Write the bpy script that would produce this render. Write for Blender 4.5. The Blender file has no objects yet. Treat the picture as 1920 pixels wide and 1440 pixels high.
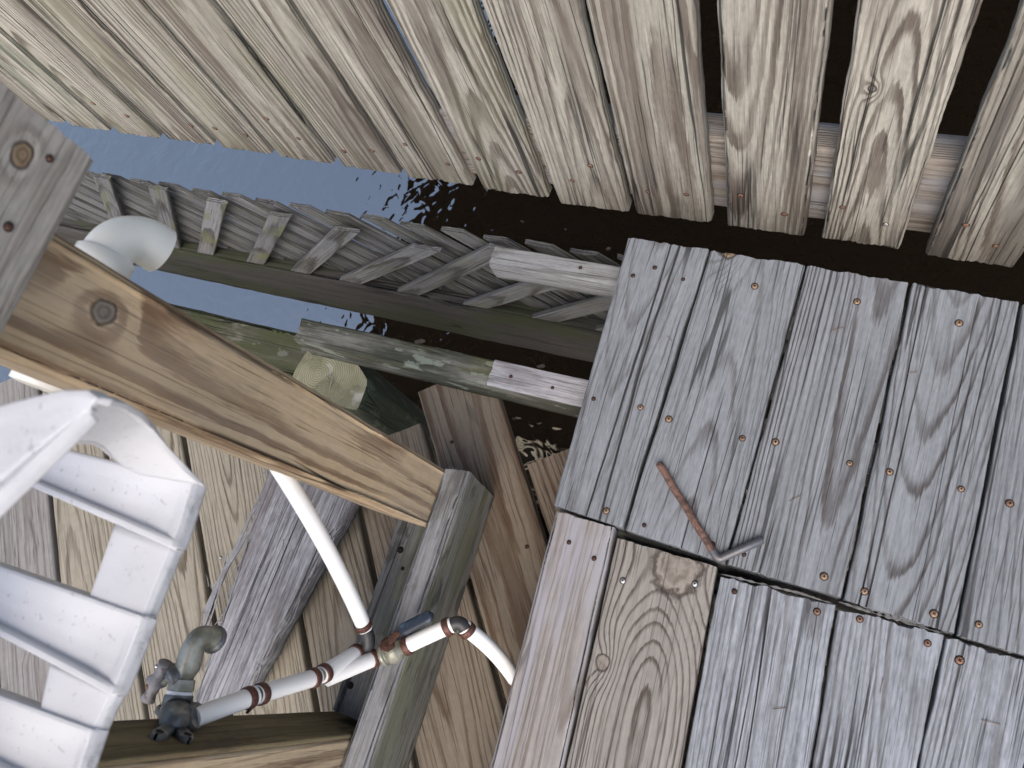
import bpy, math, random
from mathutils import Vector, Matrix, noise as mn

scene = bpy.context.scene
COL = scene.collection
R = math.radians

# ------------------------------------------------------------------ camera
F, NA, NB, G = 1500.0, 448.3, 578.4, 0.93675
H = 1.13
n = Vector((NA, NB, F)).normalized()
u = n.cross(Vector((0, 0, 1))).normalized()
v = n.cross(u)
XA = math.cos(G) * u + math.sin(G) * v
if XA.x < 0: XA = -XA
ZA = -n
YA = ZA.cross(XA)
CAM = Vector((0, 0, H))

def ray(px, py):
    c = Vector(((px - 960) / F, (py - 720) / F, 1.0))
    return Vector((XA.dot(c), YA.dot(c), ZA.dot(c)))
def at(px, py, z=0.0):
    r = ray(px, py); return CAM + r * ((z - H) / r.z)
def onY(px, py, y):
    r = ray(px, py); return CAM + r * (y / r.y)
def onX(px, py, x):
    r = ray(px, py); return CAM + r * (x / r.x)

cd = bpy.data.cameras.new('camera')
cam = bpy.data.objects.new('camera', cd)
COL.objects.link(cam)
cx = Vector((XA.x, YA.x, ZA.x)); cy = Vector((XA.y, YA.y, ZA.y)); cz = Vector((XA.z, YA.z, ZA.z))
M = Matrix.Identity(4)
for i in range(3):
    M[i][0] = cx[i]; M[i][1] = -cy[i]; M[i][2] = -cz[i]; M[i][3] = CAM[i]
cam.matrix_world = M
cd.sensor_width = 36; cd.lens = F / 1920 * 36
cd.clip_start = 0.02; cd.clip_end = 2000
cd.dof.use_dof = True; cd.dof.focus_distance = 1.32; cd.dof.aperture_fstop = 9
scene.camera = cam

# ------------------------------------------------------------------ helpers
WM = {}
def reg(o, parent, mw):
    if parent is not None:
        o.parent = parent
        o.matrix_basis = WM[parent].inverted() @ mw
    else:
        o.matrix_basis = mw
    WM[o] = mw.copy()
    COL.objects.link(o)
    return o
def empty(name, loc, label=None, cat=None, group=None):
    o = bpy.data.objects.new(name, None); o.empty_display_size = .1
    reg(o, None, Matrix.Translation(Vector(loc)))
    tag(o, label, cat, group)
    return o
def tag(o, label=None, cat=None, group=None, kind=None):
    if label: o['label'] = label
    if cat: o['category'] = cat
    if group: o['group'] = group
    if kind: o['kind'] = kind
    return o
def mesh_obj(name, verts, faces, mat, parent=None, mw=None, smooth=True, midx=None):
    me = bpy.data.meshes.new(name)
    if mw is None: mw = Matrix.Identity(4)
    me.from_pydata([tuple(p) for p in verts], [], faces)
    mats = mat if isinstance(mat, (list, tuple)) else [mat]
    for m in mats: me.materials.append(m)
    if midx:
        for p, k in zip(me.polygons, midx): p.material_index = k
    if smooth:
        me.polygons.foreach_set('use_smooth', [True] * len(me.polygons))
    me.update()
    o = bpy.data.objects.new(name, me)
    return reg(o, parent, mw)

class NT:
    def __init__(s, mat):
        mat.use_nodes = True; s.t = mat.node_tree; s.t.nodes.clear()
    def n(s, typ, **kw):
        nd = s.t.nodes.new(typ)
        for k, val in kw.items(): setattr(nd, k, val)
        return nd
    def put(s, sock, val):
        if val is None: return
        if isinstance(val, bpy.types.NodeSocket): s.t.links.new(val, sock)
        else:
            try: sock.default_value = val
            except (TypeError, ValueError): sock.default_value = tuple(val) + (1.0,)
    def m(s, op, a, b=None, c=None, clamp=False):
        nd = s.n('ShaderNodeMath', operation=op, use_clamp=clamp)
        s.put(nd.inputs[0], a); s.put(nd.inputs[1], b); s.put(nd.inputs[2], c)
        return nd.outputs[0]
    def vm(s, op, a, b=None):
        nd = s.n('ShaderNodeVectorMath', operation=op)
        s.put(nd.inputs[0], a); s.put(nd.inputs[1], b)
        return nd.outputs['Value'] if op in ('LENGTH', 'DOT_PRODUCT', 'DISTANCE') else nd.outputs[0]
    def comb(s, x, y, z):
        nd = s.n('ShaderNodeCombineXYZ')
        for i, a in enumerate((x, y, z)): s.put(nd.inputs[i], a)
        return nd.outputs[0]
    def noise(s, vec, scale=1.0, detail=2.0, rough=.5, dist=0.0, col=False):
        nd = s.n('ShaderNodeTexNoise')
        s.put(nd.inputs['Vector'], vec); nd.inputs['Scale'].default_value = scale
        nd.inputs['Detail'].default_value = detail; nd.inputs['Roughness'].default_value = rough
        nd.inputs['Distortion'].default_value = dist
        return nd.outputs['Color'] if col else nd.outputs['Fac']
    def ss(s, x, a, b, lo=0.0, hi=1.0):
        nd = s.n('ShaderNodeMapRange', interpolation_type='SMOOTHSTEP')
        for i, val in enumerate((x, a, b, lo, hi)): s.put(nd.inputs[i], val)
        return nd.outputs[0]
    def mix(s, f, a, b, blend='MIX'):
        nd = s.n('ShaderNodeMix', data_type='RGBA', blend_type=blend)
        s.put(nd.inputs[0], f); s.put(nd.inputs[6], a); s.put(nd.inputs[7], b)
        return nd.outputs[2]
    def out(s, base, rough=.8, spec=.3, height=None, dist=.001, metal=0.0, coat=None, ior=None, sss=None):
        p = s.n('ShaderNodeBsdfPrincipled')
        s.put(p.inputs['Base Color'], base); s.put(p.inputs['Roughness'], rough)
        s.put(p.inputs['Specular IOR Level'], spec); s.put(p.inputs['Metallic'], metal)
        if ior: p.inputs['IOR'].default_value = ior
        if height is not None:
            b = s.n('ShaderNodeBump'); b.inputs['Distance'].default_value = dist
            s.put(b.inputs['Height'], height); s.t.links.new(b.outputs[0], p.inputs['Normal'])
        o = s.n('ShaderNodeOutputMaterial'); s.t.links.new(p.outputs[0], o.inputs[0])
        return p

WN = [0]
WF = .60
def loc(cs, p, up=(0, 0, 1)):
    a, b, c, d = (Vector(q) for q in cs); p = Vector(p)
    X = ((b - a) + (c - d)).normalized(); Zv = (b - a).cross(d - a).normalized()
    if Zv.dot(Vector(up)) < 0: Zv = -Zv; 
    # plank() swaps the long edges when flipped, the x direction stays
    Yv = Zv.cross(X).normalized(); o = (a + b + c + d) / 4
    return (p - o).dot(X), (p - o).dot(Yv)
def wood(early, late, w=.0055, pith=(0.0, -.06), tilt=.03, wob=.03, lateamt=1.0, fibre=.38, cracks=.7,
         crackscale=40, cw=.012, knots=(), stains=(), spots=(), bump=1.0, rough=.85, tone=.12, streak=.35,
         pore=None, seed=None, tiltx=None, thr=.5, lfx=.8, rough_ring=.22, pores=.62, latw=.5, kcol=((.05, .035, .022), (.24, .18, .12))):
    """solid weathered-wood texture: growth rings round a wandering pith, fibres, checks, knots, stains"""
    WN[0] += 1
    early = tuple(q * WF for q in early); late = tuple(q * WF for q in late)
    stains = [(tuple(q * (WF + .12) for q in t_[0]),) + tuple(t_[1:]) for t_ in stains]
    rnd = random.Random(WN[0] * 7 + 3 if seed is None else seed)
    mat = bpy.data.materials.new('wood_%d' % WN[0]); s = NT(mat)
    tc = s.n('ShaderNodeTexCoord'); P = tc.outputs['Object']
    sp = s.n('ShaderNodeSeparateXYZ'); s.put(sp.inputs[0], P)
    x, y, z = sp.outputs
    ox, oy, oz = (rnd.uniform(-50, 50) for _ in range(3))
    xs = s.m('ADD', x, ox)
    lf = s.noise(s.comb(s.m('MULTIPLY', xs, lfx), s.m('MULTIPLY_ADD', y, 2.2, oy), s.m('MULTIPLY_ADD', z, 2.2, oz)), 1, 1.5, .4, col=True)
    lsp = s.n('ShaderNodeSeparateXYZ'); s.put(lsp.inputs[0], lf)
    dy = s.m('MULTIPLY', s.m('SUBTRACT', lsp.outputs[0], .5), wob * 1.2)
    dz = s.m('MULTIPLY', s.m('SUBTRACT', lsp.outputs[1], .5), wob * 2.0)
    # fine waviness
    wv = s.noise(s.comb(s.m('MULTIPLY', xs, 9), s.m('MULTIPLY_ADD', y, 14, oz), s.m('MULTIPLY', z, 14)), 1, 2, .5)
    wv = s.m('MULTIPLY', s.m('SUBTRACT', wv, .5), w * .5)
    ty = s.m('MULTIPLY_ADD', x, rnd.uniform(-.02, .02) if tiltx is None else tiltx, -pith[0])
    Y = s.m('ADD', s.m('ADD', y, dy), ty)
    Zt = s.m('MULTIPLY_ADD', x, tilt, -pith[1])
    Z = s.m('ADD', s.m('ADD', z, dz), Zt)
    r = s.m('SQRT', s.m('ADD', s.m('MULTIPLY', Y, Y), s.m('MULTIPLY', Z, Z)))
    r = s.m('ADD', r, wv)
    kmask = None; kring = None
    for (kx, ky, kr) in knots:
        ddx = s.m('SUBTRACT', x, kx); ddy = s.m('SUBTRACT', y, ky)
        d2 = s.m('ADD', s.m('MULTIPLY', s.m('MULTIPLY', ddx, ddx), 1 / (kr * 3.4) ** 2),
                 s.m('MULTIPLY', s.m('MULTIPLY', ddy, ddy), 1 / (kr * 2.0) ** 2))
        g = s.m('EXPONENT', s.m('MULTIPLY', d2, -1.0))
        r = s.m('MULTIPLY_ADD', g, kr * 1.5, r)
        dd = s.m('SQRT', s.m('ADD', s.m('MULTIPLY', s.m('MULTIPLY', ddx, ddx), 1 / (kr * 1.2) ** 2),
                             s.m('MULTIPLY', s.m('MULTIPLY', ddy, ddy), 1 / kr ** 2)))
        nn = s.noise(P, 90, 2, .5)
        dd = s.m('MULTIPLY_ADD', s.m('SUBTRACT', nn, .5), .6, dd)
        km = s.ss(dd, .8, 1.05, 1, 0)
        kr_ = s.m('MULTIPLY', s.m('SINE', s.m('MULTIPLY', dd, 11)), .22)
        rim = s.m('MULTIPLY', s.ss(dd, .72, .95), s.ss(dd, .95, 1.2, 1, 0))
        if kmask is None: kmask, kring, krim = km, kr_, rim
        else:
            kmask = s.m('MAXIMUM', kmask, km); krim = s.m('MAXIMUM', krim, rim)
    # uneven ring widths
    rn = s.noise(s.comb(s.m('MULTIPLY', r, 55), ox, oy), 1, 1, .5)
    rr = s.m('MULTIPLY_ADD', s.m('SUBTRACT', rn, .5), w * 2.2, r)
    jag = s.noise(s.comb(s.m('MULTIPLY', xs, 22), s.m('MULTIPLY_ADD', y, 260, oz), s.m('MULTIPLY', z, 260)), 1, 2, .65)
    rr = s.m('MULTIPLY_ADD', s.m('SUBTRACT', jag, .5), w * rough_ring * 1.6, rr)
    fr = s.m('FRACT', s.m('DIVIDE', rr, w))
    lat = s.m('MULTIPLY', s.ss(fr, latw, latw + .3), s.ss(fr, .88, 1.0, 1, 0))
    # lateral varying contrast
    con = s.noise(s.comb(s.m('MULTIPLY', xs, 2.5), s.m('MULTIPLY_ADD', y, 22, ox), z), 1, 2, .6)
    con = s.ss(con, .3, .65, .35, 1.0)
    latc = s.m('MULTIPLY', s.m('MULTIPLY', lat, con), lateamt, clamp=True)
    # fibres that follow the grain: lateral coordinate = y + wander
    Yw = s.m('ADD', s.m('ADD', y, dy), wv)
    Zw = s.m('ADD', z, dz)
    def fib(a, b, off, det=2):
        return s.noise(s.comb(s.m('MULTIPLY', xs, a), s.m('MULTIPLY_ADD', Yw, b, off), s.m('MULTIPLY', Zw, b)), 1, det, .6)
    f1 = fib(12, 330, oy, 2); f2 = fib(2.2, 130, oz, 2); f3 = fib(1.1, 26, ox, 1)
    f4 = fib(75, 340, 2.2, 2); f5 = s.noise(P, 55, 4, .65)
    col = s.mix(latc, early, late)
    # streak tone
    st = s.m('ADD', s.m('MULTIPLY', s.m('SUBTRACT', f2, .5), streak * 1.6), s.m('MULTIPLY', s.m('SUBTRACT', f1, .5), fibre * 2))
    st = s.m('ADD', st, s.m('MULTIPLY', s.m('SUBTRACT', f3, .5), tone * 2.5))
    st = s.m('ADD', st, s.m('MULTIPLY', s.m('SUBTRACT', f4, .5), fibre * 1.5))
    st = s.m('ADD', st, s.m('MULTIPLY', s.m('SUBTRACT', f5, .5), .35))
    mul = s.m('ADD', st, 1.0)
    cm = s.n('ShaderNodeVectorMath', operation='SCALE'); s.put(cm.inputs[0], col); s.put(cm.inputs[3], mul)
    col = cm.outputs[0]
    if pores:
        pn = fib(7, 400, 5.5, 1)
        col = s.mix(s.m('MULTIPLY', s.ss(pn, .60, .72), pores), col, tuple(c * .35 for c in late))
        pn2 = fib(5, 360, 9.5, 1)
        col = s.mix(s.m('MULTIPLY', s.ss(pn2, .62, .74), pores * .6), col, tuple(min(.8, c * 1.5) for c in early))
    for (sc_, scale, asp, lo, hi, amt) in stains:
        sn = s.noise(s.comb(s.m('MULTIPLY', xs, scale), s.m('MULTIPLY_ADD', Yw, scale * asp, rnd.uniform(-9, 9)), s.m('MULTIPLY', z, scale * asp)), 1, 4, .6)
        col = s.mix(s.m('MULTIPLY', s.ss(sn, lo, hi), amt), col, sc_)
    height = s.m('ADD', s.m('MULTIPLY', latc, .55), s.m('MULTIPLY_ADD', f1, .3, s.m('MULTIPLY_ADD', f2, .35, s.m('MULTIPLY', f4, .22))))
    if kmask is not None:
        kc = s.mix(s.m('ADD', s.noise(P, 120, 3, .6), kring, clamp=True), kcol[0], kcol[1])
        col = s.mix(kmask, col, kc)
        col = s.mix(s.m('MULTIPLY', krim, .75), col, (.035, .024, .018))
        height = s.m('SUBTRACT', height, s.m('MULTIPLY', krim, .8))
    for (sx, sy, la, lb, cc, amt) in spots:
        ax = s.m('MULTIPLY', s.m('SUBTRACT', x, sx), 1 / la); ay = s.m('MULTIPLY', s.m('SUBTRACT', y, sy), 1 / lb)
        d = s.m('SQRT', s.m('ADD', s.m('MULTIPLY', ax, ax), s.m('MULTIPLY', ay, ay)))
        d = s.m('MULTIPLY_ADD', s.m('SUBTRACT', fib(25, 220, 3.3), .5), 1.4, d)
        col = s.mix(s.m('MULTIPLY', s.ss(d, .55, 1.05, 1, 0), amt), col, cc)
    if cracks > 0:
        c1 = fib(.5, crackscale, oy + 3.1, 1)
        l1 = s.ss(s.m('ABSOLUTE', s.m('SUBTRACT', c1, .5)), cw * .3, cw, 1, 0)
        g1 = s.ss(s.noise(s.comb(s.m('MULTIPLY', xs, 1.3), s.m('MULTIPLY_ADD', Yw, 16, oz), Zw), 1, 1.5, .5), thr, thr + .08)
        c2 = fib(1.0, crackscale * 2.4, ox + 7.7, 1)
        l2 = s.ss(s.m('ABSOLUTE', s.m('SUBTRACT', c2, .5)), cw * .4, cw * 1.5, 1, 0)
        g2 = s.ss(s.noise(s.comb(s.m('MULTIPLY', xs, 2.0), s.m('MULTIPLY_ADD', Yw, 30, ox), Zw), 1, 1.5, .5), thr + .02, thr + .1)
        ck = s.m('MAXIMUM', s.m('MULTIPLY', l1, g1), s.m('MULTIPLY', s.m('MULTIPLY', l2, g2), .75))
        ck = s.m('MULTIPLY', ck, cracks, clamp=True)
        col = s.mix(ck, col, (.014, .012, .011))
        height = s.m('SUBTRACT', height, s.m('MULTIPLY', ck, 1.6))
    s.out(col, rough, .25, height, .0011 * bump)
    return mat

def simple(name, col, rough=.5, spec=.5, metal=0.0, var=None, varscale=40, varlo=.45, varhi=.65, bump=0.0, bscale=200):
    mat = bpy.data.materials.new(name); s = NT(mat)
    tc = s.n('ShaderNodeTexCoord'); P = tc.outputs['Object']
    c = col; 
    if var: c = s.mix(s.ss(s.noise(P, varscale, 4, .6), varlo, varhi), col, var)
    h = s.noise(P, bscale, 3, .6) if bump else None
    s.out(c if var else tuple(col) + (1,), rough, spec, h, bump or .001, metal)
    return mat

def plank(name, a, b, c, d, th, mat, parent=None, up=(0, 0, 1), rag=(.0015, .0015), wob=.0012, nx=36, ny=18, rnd=.004,
          cup=0.0, ragn=1.0, crown=None):
    """a->b is one long edge of the visible face, d->c the other; body extends th away from `up`"""
    a, b, c, d = Vector(a), Vector(b), Vector(c), Vector(d)
    X = ((b - a) + (c - d)).normalized()
    Zv = (b - a).cross(d - a).normalized()
    if Zv.dot(Vector(up)) < 0:
        a, b, c, d = d, c, b, a
        Zv = (b - a).cross(d - a).normalized()
    # now a->b right-hand, d on +y side
    Yv = Zv.cross(X).normalized(); Zv = X.cross(Yv).normalized()
    o = (a + b + c + d) / 4
    mw = Matrix.Identity(4)
    for i in range(3):
        mw[i][0] = X[i]; mw[i][1] = Yv[i]; mw[i][2] = Zv[i]; mw[i][3] = o[i]
    inv = mw.inverted()
    A, B, C, D = (inv @ p for p in (a, b, c, d))
    sd = abs(hash((round(o.x, 4), round(o.y, 4), round(o.z, 4)))) % 1000
    def nz(x, y=0.0, k=0): return mn.noise(Vector((x, y + sd * 1.37, k * 7.3 + sd)))
    W = (D - A).length
    r = min(rnd, th * .45, W * .3)
    prof = []  # (v across 0..1, side offset y, z)
    for k in range(4):
        t = k / 3 * math.pi / 2
        prof.append((0, r * (1 - math.sin(t)), -r * (1 - math.cos(t)) if False else -r + r * math.sin(t)))
    # build: left side bottom -> left corner -> top -> right corner -> bottom
    pts = []
    pts.append((0.0, 0.0, -th)); 
    for q in (.75, .5, .25): pts.append((0.0, 0.0, -r - (th - r) * q))
    for k in range(4):
        t = k / 3 * math.pi / 2
        pts.append((0.0, r * (1 - math.cos(t)), -r * (1 - math.sin(t))))
    for j in range(1, ny):
        pts.append((j / ny, 0.0, 0.0))
    for k in range(3, -1, -1):
        t = k / 3 * math.pi / 2
        pts.append((1.0, -r * (1 - math.cos(t)), -r * (1 - math.sin(t))))
    for q in (.25, .5, .75): pts.append((1.0, 0.0, -r - (th - r) * q))
    pts.append((1.0, 0.0, -th))
    for j in range(4, 0, -1): pts.append((j / 5, 0.0, -th))
    m = len(pts)
    jit = [[0.0] * m, [0.0] * m]
    for e in range(2):
        for j, (vv, oy, zz) in enumerate(pts):
            yy = vv * W
            q = nz(yy * 140 * ragn, zz * 18, 11 + e) * 1.0 + nz(yy * 420 * ragn, zz * 40, 17 + e) * .9 + nz(yy * 30, 0, 23 + e) * 1.2
            jit[e][j] = q * rag[e]
    verts = []; faces = []
    for i in range(nx + 1):
        t = i / nx
        pl = A.lerp(B, t); pr = D.lerp(C, t)
        L = (B - A).length
        wl = nz(t * L * 14, 0, 1) * wob + nz(t * L * 60, 0, 5) * wob * .4
        wr = nz(t * L * 14, 3, 2) * wob + nz(t * L * 60, 0, 6) * wob * .4
        ef = 1 if t > .5 else 0
        et = (1 - t) if ef else t
        fall = max(0, 1 - et * nx / 2.0)
        for j, (vv, oy, zz) in enumerate(pts):
            p = pl.lerp(pr, vv)
            p.y += oy + (wl * (1 - vv) + wr * vv)
            hump = nz(p.x * 5, p.y * 18, 3) * .0012
            if crown: hump += crown(vv)
            if zz > -th * .99:
                hh = hump - cup * (1 - (2 * vv - 1) ** 2)
                p.z += zz + hh * (1 if zz > -r * 1.01 else .3)
            else: p.z += zz
            if fall > 0:
                p.x += jit[ef][j] * fall * (1 if ef else 1)
                if zz > -r: p.z -= abs(jit[ef][j]) * .25 * fall
            verts.append(p)
    for i in range(nx):
        for j in range(m):
            k = (j + 1) % m
            faces.append((i * m + j, i * m + k, (i + 1) * m + k, (i + 1) * m + j))
    # caps: own vertices, fan
    for e, i in ((0, 0), (1, nx)):
        base = len(verts)
        for j in range(m): verts.append(verts[i * m + j].copy())
        cc = sum((verts[base + j] for j in range(m)), Vector()) / m
        verts.append(cc)
        for j in range(m):
            k = (j + 1) % m
            faces.append((base + j, base + m, base + k) if e == 0 else (base + j, base + k, base + m))
    # orientation: make outward
    fl = [tuple(reversed(f)) for f in faces]
    ob = mesh_obj(name, verts, fl, mat, parent, mw)
    return ob

def tube(name, pts, radii, mat, parent=None, seg=20, cap=True, midx=None, scal=None, smooth=True):
    """sweep through pts; radii per point"""
    pts = [Vector(p) for p in pts]
    if not isinstance(radii, (list, tuple)): radii = [radii] * len(pts)
    o = pts[0].copy(); pts = [p - o for p in pts]
    verts, faces = [], []
    N = len(pts); prev = None
    for i in range(N):
        if i == 0: t = pts[1] - pts[0]
        elif i == N - 1: t = pts[-1] - pts[-2]
        else: t = (pts[i + 1] - pts[i]).normalized() + (pts[i] - pts[i - 1]).normalized()
        if t.length < 1e-9: t = pts[min(i + 2, N - 1)] - pts[i]
        t.normalize()
        if prev is None:
            a = t.cross(Vector((0, 0, 1)))
            if a.length < .01: a = t.cross(Vector((0, 1, 0)))
            a.normalize()
        else:
            a = (prev - t * prev.dot(t)).normalized()
        prev = a; b = t.cross(a)
        for k in range(seg):
            an = 2 * math.pi * k / seg
            f = scal(i, an) if scal else 1
            verts.append(pts[i] + (a * math.cos(an) + b * math.sin(an)) * radii[i] * f)
    for i in range(N - 1):
        for k in range(seg):
            k2 = (k + 1) % seg
            faces.append((i * seg + k, i * seg + k2, (i + 1) * seg + k2, (i + 1) * seg + k))
    if cap:
        for i, rev in ((0, True), (N - 1, False)):
            base = len(verts)
            for k in range(seg): verts.append(verts[i * seg + k].copy())
            f = tuple(base + k for k in range(seg))
            faces.append(tuple(reversed(f)) if rev else f)
    return mesh_obj(name, verts, faces, mat, parent, Matrix.Translation(o), smooth)

def arc(p0, p1, p2, k=8):
    p0, p1, p2 = Vector(p0), Vector(p1), Vector(p2)
    return [(p0 * (1 - t) ** 2 + p1 * 2 * t * (1 - t) + p2 * t * t) for t in [i / k for i in range(k + 1)]]
def lerp(a, b, t): return Vector(a).lerp(Vector(b), t)

# ------------------------------------------------------------------ screws / nails (sub-parts)
def metal(name, c1, c2, rough=.6, met=.3):
    return simple(name, c1, rough, .4, met, c2, 600, .4, .65, .0003, 900)
RUST = metal('rust', (.15, .08, .055), (.24, .14, .095))
RUSTD = metal('rust_dark', (.03, .018, .014), (.10, .045, .03), .8)
TANM = metal('tan_screw', (.30, .21, .14), (.17, .10, .06), .5)
ZINC = metal('zinc', (.62, .62, .62), (.45, .44, .42), .3, .8)
DARK = simple('recess', (.012, .009, .008), .9, .1)
def fastener(parent, p, nrm, rad, mat, cross=True, name='screw', ang=0.4, sink=.0):
    nrm = Vector(nrm).normalized(); rad *= .86 + .1 * math.sin(p[0] * 91 + p[1] * 57)
    a = nrm.cross(Vector((.3, 1, .2))).normalized(); b = nrm.cross(a)
    a, b = a * math.cos(ang) + b * math.sin(ang), b * math.cos(ang) - a * math.sin(ang)
    verts, faces, mi = [], [], []
    seg = 20
    def ring(rr, h):
        base = len(verts)
        for k in range(seg):
            t = 2 * math.pi * k / seg
            verts.append(a * rr * math.cos(t) + b * rr * math.sin(t) + nrm * h)
        return base
    prof = [(rad * 1.38, .0002, 1), (rad * 1.30, .0006, 1), (rad * 1.08, .0003, 1), (rad * 1.02, .0009, 0), (rad * .9, .0016, 0), (rad * .55, .0019, 0)]
    rs = [ring(rr, h - sink) for rr, h, _ in prof]
    for q in range(len(rs) - 1):
        for k in range(seg):
            k2 = (k + 1) % seg
            faces.append((rs[q] + k, rs[q] + k2, rs[q + 1] + k2, rs[q + 1] + k)); mi.append(1 if q < 2 else 0)
    faces.append(tuple(rs[-1] + k for k in range(seg))); mi.append(0)
    if cross:
        for dirr, per in ((a, b), (b, a)):
            base = len(verts); l, w_ = rad * .5, rad * .13
            for sx, sy in ((-1, -1), (1, -1), (1, 1), (-1, 1)):
                verts.append(dirr * l * sx + per * w_ * sy + nrm * (.0021 - sink))
            f = (base, base + 1, base + 2, base + 3)
            if (dirr.cross(per)).dot(nrm) < 0: f = f[::-1]
            faces.append(f); mi.append(1)
    return mesh_obj(name, verts, faces, [mat, DARK], parent, Matrix.Translation(Vector(p)), True, mi)

# ------------------------------------------------------------------ wood palettes (linear)
DK = ((.298, .323, .352), (.12, .112, .11))       # main grey deck
SV = ((.365, .395, .435), (.14, .135, .135))         # silvery lower section
WARM = ((.37, .30, .235), (.15, .095, .06))
PK = ((.54, .515, .445), (.17, .14, .115))          # pickets
LOW = ((.42, .385, .31), (.14, .105, .07))          # lower deck
GREEN = (.13, .135, .06)

# ------------------------------------------------------------------ MAIN DECK, upper section
zt = 0.0
deck = empty('raised_deck', at(1500, 800, 0), 'grey weathered plank deck above the black seam, with the bent rod on it', 'deck')
UP = [((1178, 445), (1038, 945), (1166, 990), (1328, 468)),
      ((1333, 470), (1172, 992), (1360, 1056), (1509, 497)),
      ((1514, 499), (1364, 1057), (1577, 1121), (1705, 530)),
      ((1711, 532), (1583, 1124), (1790, 1188), (1912, 568)),
      ((1918, 571), (1796, 1191), (2012, 1256), (2125, 607)),
      ((2131, 610), (2018, 1259), (2230, 1325), (2340, 645))]
deckw = [
    wood(*DK, w=.0070, pith=(-.015, -.075), tilt=.045, wob=.022, lateamt=.8, latw=.6, cracks=.9, crackscale=22, cw=.017, tone=.10, streak=.3, seed=11),
    wood(*DK, w=.0062, pith=(.0, -.075), tilt=-.05, wob=.025, lateamt=.75, latw=.6, cracks=.9, crackscale=24, cw=.017, knots=[(-.235, -.045, .014)], tone=.12, streak=.3, seed=12),
    wood((.300, .323, .350), (.10, .09, .088), w=.0050, pith=(.035, -.085), tilt=.02, wob=.018, lateamt=1, latw=.5, cracks=.9, crackscale=24, cw=.017, tone=.14, streak=.4, seed=13),
    wood((.302, .326, .354), (.105, .097, .096), w=.0062, pith=(-.012, -.07), tilt=.07, wob=.018, lateamt=.95, latw=.55, cracks=1, crackscale=20, cw=.017, tone=.12, streak=.35, seed=24, thr=.45),
    wood(*DK, w=.005, pith=(.03, -.08), tilt=.03, wob=.018, lateamt=.95, latw=.55, cracks=1, crackscale=24, cw=.017, tone=.15, streak=.4, seed=15),
    wood(*DK, w=.005, pith=(.03, -.08), tilt=.03, wob=.018, lateamt=.95, latw=.55, cracks=1, crackscale=24, cw=.017, tone=.15, streak=.4, seed=16)]
UB = []
for k, (a, b, c, d) in enumerate(UP):
    UB.append(plank('deck_board', at(*a), at(*b), at(*c), at(*d), .036, deckw[k], deck, rag=(.0022, .0016), wob=.0016, nx=60, ny=24, rnd=.0035))
def scr(board, px, py, z, kind):
    p = at(px, py, z)
    spec = {'t': (.0042, TANM, True), 'r': (.0044, RUST, True), 'z': (.0040, ZINC, True), 'd': (.0030, RUSTD, False), 'w': (.0042, TANM, True)}[kind]
    fastener(board, p + Vector((0, 0, .0004)), (0, 0, 1), spec[0], spec[1], spec[2], 'screw', random.Random(px * 3 + py).uniform(0, 1.5))
for k, px, py, kd in [(0, 1187, 517, 'd'), (0, 1228, 502, 'd'), (0, 1281, 524, 'd'), (0, 1201, 764, 't'), (0, 1113, 748, 'd'), (0, 1137, 958, 't'),
                      (1, 1415, 537, 't'), (1, 1254, 786, 't'), (1, 1392, 822, 'r'), (1, 1208, 985, 'd'), (1, 1336, 1020, 'd'),
                      (2, 1607, 566, 'w'), (2, 1454, 829, 't'), (2, 1593, 869, 't'), (2, 1395, 1040, 'd'), (2, 1545, 1081, 't'),
                      (3, 1798, 606, 'w'), (3, 1668, 885, 't'), (3, 1802, 917, 't'), (3, 1621, 1109, 'w'), (3, 1751, 1151, 't'),
                      (4, 1893, 944, 'r'), (4, 1835, 1171, 't')]:
    scr(UB[k], px, py, 0, kd)
# joists of the main deck reaching out to the left
jw = wood((.34, .335, .33), (.13, .11, .09), w=.005, pith=(0, -.2), tilt=.02, lateamt=.7, cracks=.8, crackscale=40, stains=[(GREEN, 3, 5, .5, .62, .5), ((.05, .05, .045), 9, 3, .52, .62, .7)], bump=1.3, seed=31)
jw2 = wood((.36, .37, .375), (.15, .135, .12), w=.005, pith=(0, -.15), tilt=.03, lateamt=.7, cracks=.6, crackscale=30, seed=32, tone=.2)
def beam(name, x0, x1, y0, y1, ztop, h, mat, parent, **kw):
    return plank(name, (x0, y0, ztop), (x1, y0, ztop), (x1, y1, ztop), (x0, y1, ztop), h, mat, parent, **kw)
# joist 1 (upper)
beam('joist', -.573, .55, .540, .578, -.039, .05, jw2, deck, rag=(.002, .001), nx=60, ny=6, rnd=.004)
fastener(deck.children[-1] if False else UB[0], (-.41, .562, -.0382), (0, 0, 1), .0025, RUSTD, False)
# joist 2: old mossy piece and newer sister piece
jm = wood((.24, .24, .215), (.12, .115, .09), w=.004, pith=(0, -.2), tilt=.02, lateamt=.6, cracks=.5, crackscale=50,
          stains=[((.055, .06, .04), 5, 5, .38, .52, .85), ((.30, .34, .28), 16, 2.5, .56, .62, .8), (GREEN, 4, 4, .52, .66, .6)], bump=1.6, seed=33)
pa = at(572, 592, -.039); pb = at(1100, 722, -.039)
beam('joist', -.892, .5, .327, .372, -.0395, .07, jm, deck, rag=(.003, .001), nx=60, ny=8, rnd=.005)
nj = wood((.50, .50, .53), (.22, .21, .22), w=.006, pith=(0, -.1), tilt=.04, lateamt=.8, cracks=.6, crackscale=30, seed=34, tone=.15)
beam('joist', -.500, .5, .3265, .3715, -.0345, .006, nj, deck, rag=(.002, .001), nx=40, ny=8, rnd=.0015)
for px, py in ((958, 706), (1036, 727)):
    fastener(deck.children[-1] if False else UB[0], at(px, py, -.034), (0, 0, 1), .0025, RUSTD, False)
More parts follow.
